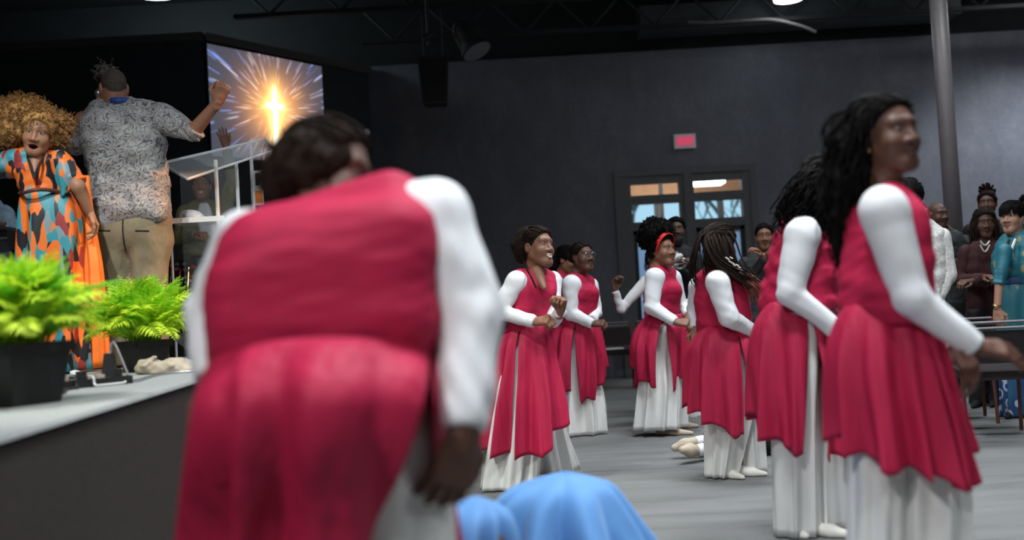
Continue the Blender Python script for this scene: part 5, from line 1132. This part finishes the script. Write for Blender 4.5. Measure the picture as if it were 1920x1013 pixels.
# ---- people on the floor
def kneeling(label, Y, rows, px, seed, hem, skin='deep'):
    p = Person(label, Y, px, skin, 'people bowed to the floor in blue', seed=seed); top = rows[0]
    p.drape(rows, FULL(hem), MT['blue'], 'robe', .95, 10, .12, 40, 1.6, .6, .003, seed=2, amp0=.012)
    z = P(px, top[0], Y)[2]; b = p.org
    p.core += [(b+V(0, 0, z-.15), b+V(-.12, .10, z*.55), .10, .12), (b+V(-.12, .10, z*.55), b+V(-.14, .12, .12), .11, .10), (b+V(-.1, .1, .12), b+V(.12, -.05, .08), .08, .07), (b+V(.03, -.02, z-.2), b+V(.04, -.06, .07), .07, .05)]
    h_ = b+V(.0, .0, .17); p.head(tuple(h_)+(0,) if False else h_, (.1, -.35, -.93), (px, top[0]+60, .0), .85, up=(0, -1, .2), h=.007); p.hair_cap(.01, 0, .009); p.hair(MT['blackhair']); p.finish(.02)
kneeling('person kneeling bowed under a sky blue garment in the middle of the floor', 3.25, [(884, 1052, 1064), (888, 1015, 1105), (896, 985, 1128), (912, 955, 1146), (940, 925, 1162), (985, 905, 1186), (1040, 890, 1215), (1200, 870, 1255)], 1060, 60, 1204)
kneeling('second bowed person in sky blue, tucked against the bending dancer', 2.75, [(930, 890, 898), (936, 855, 930), (948, 825, 948), (975, 785, 962), (1040, 755, 970), (1300, 735, 980)], 885, 61, 1310)
def lying(label, Y, ankle, heading, seed, trouser, shoe, shirt, sock=True):
    p = Person(label, Y, ankle[0], 'brown', 'people lying on the floor', seed=seed); b = G(ankle[0], ankle[1], .09); u = unit((heading[0], heading[1], 0)); n = V(-u[1], u[0], 0)
    J = lambda a, l, z: V(b[0], b[1], 0)+u*a+n*l+V(0, 0, z)
    for i, sg in enumerate((-1, 1)):
        a_, k_, h_ = J(.0+.06*i, sg*.07, .075+.03*i), J(.42, sg*.09, .10), J(.85, sg*.09, .12)
        v, f = surfnet(lambda w: smax(smin(rc(w, a_+u*.10, k_, .062, .075), rc(w, k_, h_, .078, .095), .03)+.004*Noise(seed, 30)(w), .004-w[:, 2], .01), np.minimum(a_, h_)-.14, np.maximum(a_, h_)+.14, .011); p.part('trouser_leg', v, f, trouser)
        if sock:
            v, f = surfnet(lambda w: smax(rc(w, a_+u*.0, a_+u*.16, .040, .050), -((w-a_)@u), .004), a_-.13, a_+.22, .008); p.part('cuff', v, f, MT['white'])
        t_ = a_-u*.13+n*(sg*.05)+V(0, 0, .05*(1-i)-.03); t_[2] = max(t_[2], .035)
        v, f = surfnet(lambda w: smax(smin(rc(w, a_-u*.01, (a_+t_)/2, .038, .040), rc(w, (a_+t_)/2, t_, .040, .026), .03), .003-w[:, 2], .006), np.minimum(a_, t_)-.09, np.maximum(a_, t_)+.09, .007); p.part('shoe', v, f, shoe)
        p.core += [(a_, k_, .032, .045), (k_, h_, .05, .07)]
    v, f = surfnet(lambda w: smax(smin(rc(w, J(.82, -.08, .13), J(.82, .08, .13), .115, .115), rc(w, J(1.25, -.13, .13), J(1.25, .13, .13), .11, .11), .25), .004-w[:, 2], .01), J(1, 0, .1)-.7, J(1, 0, .1)+.7, .014); p.part('shirt', v, f, shirt); p.core += [(J(.85, 0, .13), J(1.3, 0, .13), .08, .07)]
    for sg in (-1, 1):
        v, f = surfnet(lambda w: smax(rc(w, J(1.28, sg*.19, .10), J(.85, sg*.27, .06), .058, .042), .004-w[:, 2], .006), J(1.05, sg*.22, .1)-.4, J(1.05, sg*.22, .1)+.4, .012); p.part('sleeve', v, f, shirt); p.hand(J(.86, sg*.27, .055), -u, V(0, 0, 1), .4, sg, h=.006)
    p.head(J(1.58, 0, .13), (0, 0, 1), (ankle[0], ankle[1], 0), 1., up=u, h=.007) if False else None
    c = J(1.58, 0, .12); s0 = p.J; p.J = lambda *a: J(1.38, 0, .12); p.head(c, (0, 0, 1), (0, 0, 0), 1., up=tuple(u), h=.006); p.hair_cap(.01, 0, .008); p.J = s0; p.hair(MT['blackhair']); p.finish(.018)
lying('person lying on the floor in beige dance shoes and white cuffs behind the braided dancer', 7.0, (1298, 838), (1, .3), 70, MT['black'], MT['tan'], MT['darkgrey'])
lying('person lying on the floor in blue jeans, feet beside the smiling dancer', 7.6, (902, 828), (-.5, -.86), 71, MT['jeans'], MT['whiteshoe'], MT['white'], False)

# ------------------------------------------------------------------ things on the stage
def frond_mesh(seed, L, droop):
    g = random.Random(seed); vs, fs = [], []; n = 20
    def bp(t): return V(L*(t*.5+.25*t*t), 0, L*(t*1.0-droop*t*t))
    for i in range(n):
        t = .12+.86*i/(n-1); b = bp(t); tg = unit(bp(min(1, t+.03))-bp(t-.03)); l = L*.21*math.sin(math.pi*min(1, (t*.92+.10)))**.8+.012
        for sg in (-1, 1):
            d_ = unit(tg*.75+V(0, sg, 0)*.85+V(0, 0, g.uniform(-.15, .25))); w = l*.11; up = unit(np.cross(d_, tg)); side = unit(np.cross(up, d_)); k = len(vs)
            m_ = b+d_*l*.45+V(0, 0, .004); e = b+d_*l+V(0, 0, -l*.18)
            vs += [b, m_+side*w, e, m_-side*w, m_+up*w*.3]; fs += [(k, k+1, k+4), (k+1, k+2, k+4), (k+2, k+3, k+4), (k+3, k, k+4)]
    k = len(vs); pts = np.array([bp(t) for t in np.linspace(0, 1, 8)]); v, f = tube_np(pts, np.linspace(.0028, .0008, 8), 3); vs += list(v); fs += [tuple(int(a)+k for a in q) for q in f]
    me = bpy.data.meshes.new('frond'); me.from_pydata([tuple(map(float, q)) for q in vs], [], fs)
    return me
def potted_fern(label, px, py, Yp, wtop, wbot, hp, rot, nfr, L, seed):
    """square tapered planter, base corner row py on the stage"""
    b = G(px, py, SZ); b[1] = Yp; b[0] = P(px, py, Yp)[0]; root = empty('potted_fern', (b[0], b[1], SZ), label, 'plant', 'potted ferns along the stage edge'); root.rotation_euler = (0, 0, rot)
    q = lambda w, z: [(-w, -w, z), (w, -w, z), (w, w, z), (-w, w, z)]
    pot = MB(); pot.hexa(q(wbot, 0), q(wtop, hp)); po = pot.obj('planter', MT['pot'], root)
    rim = MB()
    for lo, hi in (((-wtop-.008, -wtop-.008, hp-.025), (wtop+.008, -wtop+.012, hp+.012)), ((-wtop-.008, wtop-.012, hp-.025), (wtop+.008, wtop+.008, hp+.012)), ((-wtop-.008, -wtop, hp-.025), (-wtop+.012, wtop, hp+.012)), ((wtop-.012, -wtop, hp-.025), (wtop+.008, wtop, hp+.012))): rim.box(lo, hi)
    rim.obj('rim', MT['pot'], po); MB().box((-wtop+.01, -wtop+.01, hp), (wtop-.01, wtop-.01, hp+.006)).obj('soil', MT['soil'], root)
    g = random.Random(seed); ms = [frond_mesh(seed*10+i, L*(.8+.08*i), .05+.13*i) for i in range(6)]
    for i, m_ in enumerate(ms): m_.materials.append(MT[('fern2', 'fern', 'fern2', 'fern', 'fern3', 'fern2')[i]])
    for i in range(nfr):
        o = bpy.data.objects.new('frond', ms[g.choice((0, 1, 2, 3, 3, 4, 5, 5))]); COL.objects.link(o); o.parent = root
        a = g.uniform(0, 6.283); r = min(wtop, .12)*.85*math.sqrt(g.random()); o.location = (r*math.cos(a), r*math.sin(a), hp)
        o.rotation_euler = (g.uniform(-.35, .35), (g.uniform(-.95, -.1) if g.random() < .75 else g.uniform(-.2, .35)), a+g.uniform(-.7, .7)); k = g.uniform(.75, 1.15); o.scale = (k, k, k)
potted_fern('large lush green fern in square black planter at the near stage corner', 32, 745, 3.5, .128, .098, .20, 1.15, 260, .30, 3)
potted_fern('smaller bright green fern in square black planter in front of the paisley-shirted man', 272, 690, 5.5, .100, .078, .155, .95, 240, .34, 4)

def lectern():
    A_, B_, D_, C_ = P(300, 307, 6.75), P(497, 261, 7.30), P(352, 336, 6.45), P(514, 282, 7.02)
    rods = [P(404, 300, 6.62), P(443, 306, 6.82), P(470, 275, 7.1), P(316, 330, 6.75)]
    root = empty('lectern', ((rods[0][0]+rods[2][0])/2, 6.85, SZ), 'clear acrylic lectern with slanted top and shelf standing on the stage', 'lectern'); c = np.array(root.location)
    n = unit(np.cross(B_-A_, D_-A_)); n = n if n[2] > 0 else -n
    MB().slab([A_, B_, C_, D_], n, .012).obj('reading_panel', MT['acrylic'], root, c)
    ed_ = MB()
    for p_, q_ in ((A_, B_), (B_, C_), (C_, D_), (D_, A_)): ed_.tube([p_, q_], .009, 6)
    ed_.obj('panel_edge', MT['acrod'], root, c)
    for i, (r, w) in enumerate(zip(rods, (.013, .012, .013, .008))):
        top = r[2]-.0; MB().tube([(r[0], r[1], SZ+.02), (r[0], r[1], top)], w, 8).obj('post', MT['acrod'], root, c)
    zsf = P(380, 412, 6.7)[2]; x0, x1 = P(318, 412, 6.7)[0], P(440, 412, 6.8)[0]
    MB().box((x0, 6.55, zsf-.012), (x1, 6.98, zsf)).obj('shelf', MT['acrylic'], root, c); MB().box((x0, 6.545, zsf-.03), (x1, 6.555, zsf+.004)).obj('shelf_lip', MT['acrod'], root, c)
    MB().box((x0, 6.95, SZ+.02), (x0+(x1-x0), 6.96, P(380, 320, 6.95)[2])).obj('front_panel', clear('acrylic_front', (.75, .8, .84), .10, .15), root, c)
    MB().box((x0-.02, 6.5, SZ), (x1+.1, 7.1, SZ+.02)).obj('base', MT['acrylic'], root, c)
    t_ = empty('crumpled_tissue', P(362, 404, 6.75), 'crumpled white tissue lying on the lectern shelf', 'tissue'); t_.location[2] = zsf+.03; nz = Noise(9, 40)
    v, f = surfnet(lambda w: smax(ell(w, V(0, 0, 0), V(.075, .06, .045))+.012*nz(w), -.03-w[:, 2], .004), (-.12, -.12, -.08), (.12, .12, .09), .007); build('tissue', v, f, MT['white'], t_)
lectern()
# banner strip behind the lectern
c = P(485, 352, 8.2); bn = empty('banner_stand', (c[0], 8.2, SZ), 'narrow orange and white banner strip on a stand behind the lectern', 'banner'); o_ = np.array(bn.location); h0 = P(485, 385, 8.2)[2]-SZ; h1 = P(485, 320, 8.2)[2]-SZ
MB().box((-.035, 0, h0), (.035, .012, h1)).obj('strip', MT['white'], bn); MB().box((-.030, -.004, h0+.02), (.030, 0, h0+.12)).obj('print', MT['orange'], bn); MB().box((-.022, -.004, h0+.16), (.020, 0, h1-.02)).obj('print', MT['black'], bn); MB().tube([(0, .02, 0), (0, .02, h1)], .008, 6).obj('pole', MT['metal'], bn); MB().lathe([(.13, 0), (.12, .015)], (0, .02, 0), 16).obj('base', MT['blackmetal'], bn)
# small mixer rack with coloured knobs behind the lectern
c = G(352, 640, SZ); c = P(350, 600, 7.7); rk = empty('equipment_rack', (c[0], 7.7, SZ), 'black equipment rack with red and silver knobs and cables behind the lectern', 'rack')
MB().box((-.16, -.15, 0), (.16, .15, .72)).obj('case', MT['blackmetal'], rk); g = random.Random(2)
for i in range(26):
    x, z = g.uniform(-.13, .13), g.uniform(.2, .69); MB().lathe([(.014, -.03), (.012, 0)], (x, -.15, z), 8, axis=1).obj('knob', [MT['headband'], MT['metal'], MT['whiteplastic']][i % 3], rk)
for i in range(4): MB().tube(smooth_curve([(-.1+i*.06, -.15, .66), (-.12+i*.07, -.24, .45), (-.1+i*.05, -.16, .25)], 10), .007, 6).obj('cable', [MT['metal'], MT['blackmetal'], MT['headband'], MT['gold']][i], rk)

# clutter on the stage lip: power strip, adapters, cables, brown paper, floor monitor, white bags
def stage_pt(px, py, z=0): return G(px, py, SZ+z)
def cable(label, pts, r, m):
    o = MB().tube(smooth_curve(pts, 90), r, 6).obj('cable', m, None, None, True); tag(o, label, 'cable', 'cables on the stage edge')
_sc = stage_pt(170, 726); _su, _sn = V(math.cos(.75), math.sin(.75), 0), V(math.sin(.75), -math.cos(.75), 0)
SP = lambda a_, t_, z_=.008: _sc+_su*a_+_sn*t_+V(0, 0, z_)       # along the power strip, across it (towards the hall), up
FL = lambda x_, y_: V(x_, y_, SZ+.008)
def over(a_): return [SP(a_, .060), SP(a_, .043, .018), SP(a_, .040, .036), SP(a_, .026, .045), SP(a_, 0, .045), SP(a_, -.026, .045), SP(a_, -.040, .036), SP(a_, -.043, .018), SP(a_, -.060)]
cable('black cable looping from the power strip to the large planter', [FL(-1.77, 3.73), FL(-1.76, 3.93), FL(-1.83, 4.11), SP(-.085, .080)]+over(-.075)+[FL(-1.895, 4.45), FL(-1.872, 4.54), FL(-1.862, 4.598)], .007, MT['blackmetal'])
cable('grey cable running along the stage edge below the smaller fern', [SP(.166, 0, .014), SP(.185, .0, .010), FL(-1.690, 4.56), FL(-1.725, 4.75), FL(-1.73, 4.90), FL(-1.69, 5.03), FL(-1.61, 5.055), FL(-1.56, 5.15), FL(-1.60, 5.33), FL(-1.62, 5.42)], .006, MT['metal'])
cable('white cable looping over the power strip', [SP(.135, .037, .012), SP(.120, .050), SP(.070, .066), SP(.022, .072)]+over(0)+[FL(-1.828, 4.46), FL(-1.790, 4.52), FL(-1.788, 4.585), FL(-1.826, 4.625)], .0048, MT['whiteplastic'])
b = stage_pt(170, 726); ps = empty('power_strip', b, 'black power strip with plugs lying between the two planters', 'power strip'); ps.rotation_euler = (0, 0, .75)
MB().box((-.17, -.03, 0), (.17, .03, .035)).obj('housing', MT['blackmetal'], ps)
for i in range(4): MB().box((-.13+i*.075, -.018, .035), (-.095+i*.075, .018, .07 if i % 2 else .05)).obj('plug', MT['blackmetal'] if i % 2 else MT['paper'], ps)
b = stage_pt(208, 716); ad = empty('power_adapter', b, 'upright black power adapter beside the power strip', 'adapter'); MB().hexa([(-.035, -.03, 0), (.03, -.03, 0), (.03, .03, 0), (-.035, .03, 0)], [(-.02, -.02, .13), (.012, -.02, .13), (.012, .02, .13), (-.02, .02, .13)]).obj('body', MT['blackmetal'], ad); MB().tube(smooth_curve([(0, 0, .13), (.02, 0, .18), (.08, -.03, .06), (.10, -.04, .01)], 14), .006, 6).obj('lead', MT['pole'], ad, smooth=True)
def crumple(name, label, px, py, dims, m, seed, cat):
    b = stage_pt(px, py); nz = Noise(seed, 26); nz2 = Noise(seed+1, 70); d_ = np.array(dims); r_ = empty(name, b, label, cat)
    v, f = surfnet(lambda w: smax(ell(w, V(0, 0, dims[2]*.4), d_)+.018*nz(w)+.006*nz2(w), .002-w[:, 2], .004), -d_-.05, d_+.08, .008); build('wrapping', v, f, m, r_)
crumple('brown_paper', 'crumpled brown paper tucked in front of the smaller planter', 312, 700, (.17, .06, .05), MT['paper'], 5, 'paper'); crumple('plastic_bag', 'small crumpled white plastic bag behind the power strip', 158, 704, (.05, .03, .022), MT['white'], 8, 'bag'); crumple('plastic_bag', 'crumpled white plastic bag beside the floor monitor', 338, 690, (.07, .05, .04), MT['white'], 11, 'bag')
b = stage_pt(372, 680); fm = empty('floor_monitor', (b[0]+.05, b[1]+.15, SZ), 'black wedge floor monitor at the stage edge beside the smaller fern', 'loudspeaker'); fm.rotation_euler = (0, 0, .2)
MB().hexa([(-.05, -.2, 0), (.3, -.2, 0), (.3, .2, 0), (-.05, .2, 0)], [(-.22, -.18, .16), (.1, -.18, .24), (.1, .18, .24), (-.22, .18, .16)]).obj('cabinet', MT['blackmetal'], fm); MB().hexa([(-.215, -.16, .165), (.09, -.16, .243), (.09, .16, .243), (-.215, .16, .165)], [(-.22, -.16, .172), (.085, -.16, .25), (.085, .16, .25), (-.22, .16, .172)]).obj('grille', MT['darkgrey'], fm)

# ------------------------------------------------------------------ chairs
def chair(label, x, y, rz, seat, frame, group):
    r_ = empty('stacking_chair', (x, y, 0), label, 'chair', group); r_.rotation_euler = (0, 0, rz)
    MB().hexa([(-.23, -.22, .42), (.23, -.22, .42), (.21, .22, .40), (-.21, .22, .40)], [(-.24, -.24, .49), (.24, -.24, .49), (.22, .22, .46), (-.22, .22, .46)]).obj('seat', seat, r_); MB().hexa([(-.21, .22, .52), (.21, .22, .52), (.21, .27, .52), (-.21, .27, .52)], [(-.20, .27, .74), (.20, .27, .74), (.20, .31, .74), (-.20, .31, .74)]).obj('backrest', seat, r_)
    for sx in (-1, 1):
        MB().tube([(sx*.22, -.20, 0), (sx*.22, -.18, .43)], .013, 6).obj('leg', frame, r_); MB().tube([(sx*.22, .27, 0), (sx*.22, .20, .43), (sx*.215, .31, .80)], .013, 6).obj('leg', frame, r_)
    for z in (.76, .80): MB().tube([(-.215, .315, z), (.215, .315, z)], .011, 6).obj('top_rail', MT['pole'], r_)
    return r_
CG = 'dark stacking chairs'
for i, px in enumerate((1072, 1152, 1232)):
    q = P(px, 600, 12.4); chair(['dark chair by the back wall behind the dancer in glasses', 'dark chair by the back wall with a small book on its seat', 'dark chair by the back wall in front of the double doors'][i], q[0], 12.4, .0, MT['chair'], MT['wood'], CG)
q = P(1283, 600, 10.6); chair('blue upholstered chair glimpsed between headband dancer and braided dancer', q[0], 10.6, 0, MT['bluechair'], MT['blackmetal'], CG)
for i, (px, Y, rz) in enumerate(((1852, 7.15, 2.9), (1790, 8.0, 2.9))):
    q = P(px, 640, Y); chair(['dark chair with red-brown legs beside the woman in the teal gown', 'dark chair in front of the bald man'][i], q[0], Y, rz, MT['chair'], MT['wood'], CG)
bb = P(1152, 632, 12.15); bk = empty('hymn_book', (bb[0], 12.25, .492), 'small book left on a dark chair by the back wall', 'book'); MB().box((-.11, -.08, 0), (.11, .08, .02)).obj('cover', MT['paper'], bk); MB().box((-.105, -.082, .003), (.105, .07, .017)).obj('pages', MT['white'], bk)
# stage lighting cans for the wash lights
for i, (k, lb) in enumerate(zip(KEYS, ('aimed across the dance floor', 'aimed at the stage singers', 'aimed at the ferns', 'with warm gel aimed sideways at the stage'))):
    r_ = empty('par_can', (k[0], k[1], k[2]+.16), 'black par can stage light '+lb, 'spotlight', 'par can stage lights')
    MB().lathe([(.10, .0), (.10, .22), (.05, .28)], (0, 0, -.02), 16).obj('can', MT['blackmetal'], r_, smooth=True); MB().tube([(0, 0, .26), (0, 0, CEIL-k[2]-.16)], .012, 6).obj('drop_pipe', MT['blackmetal'], r_)
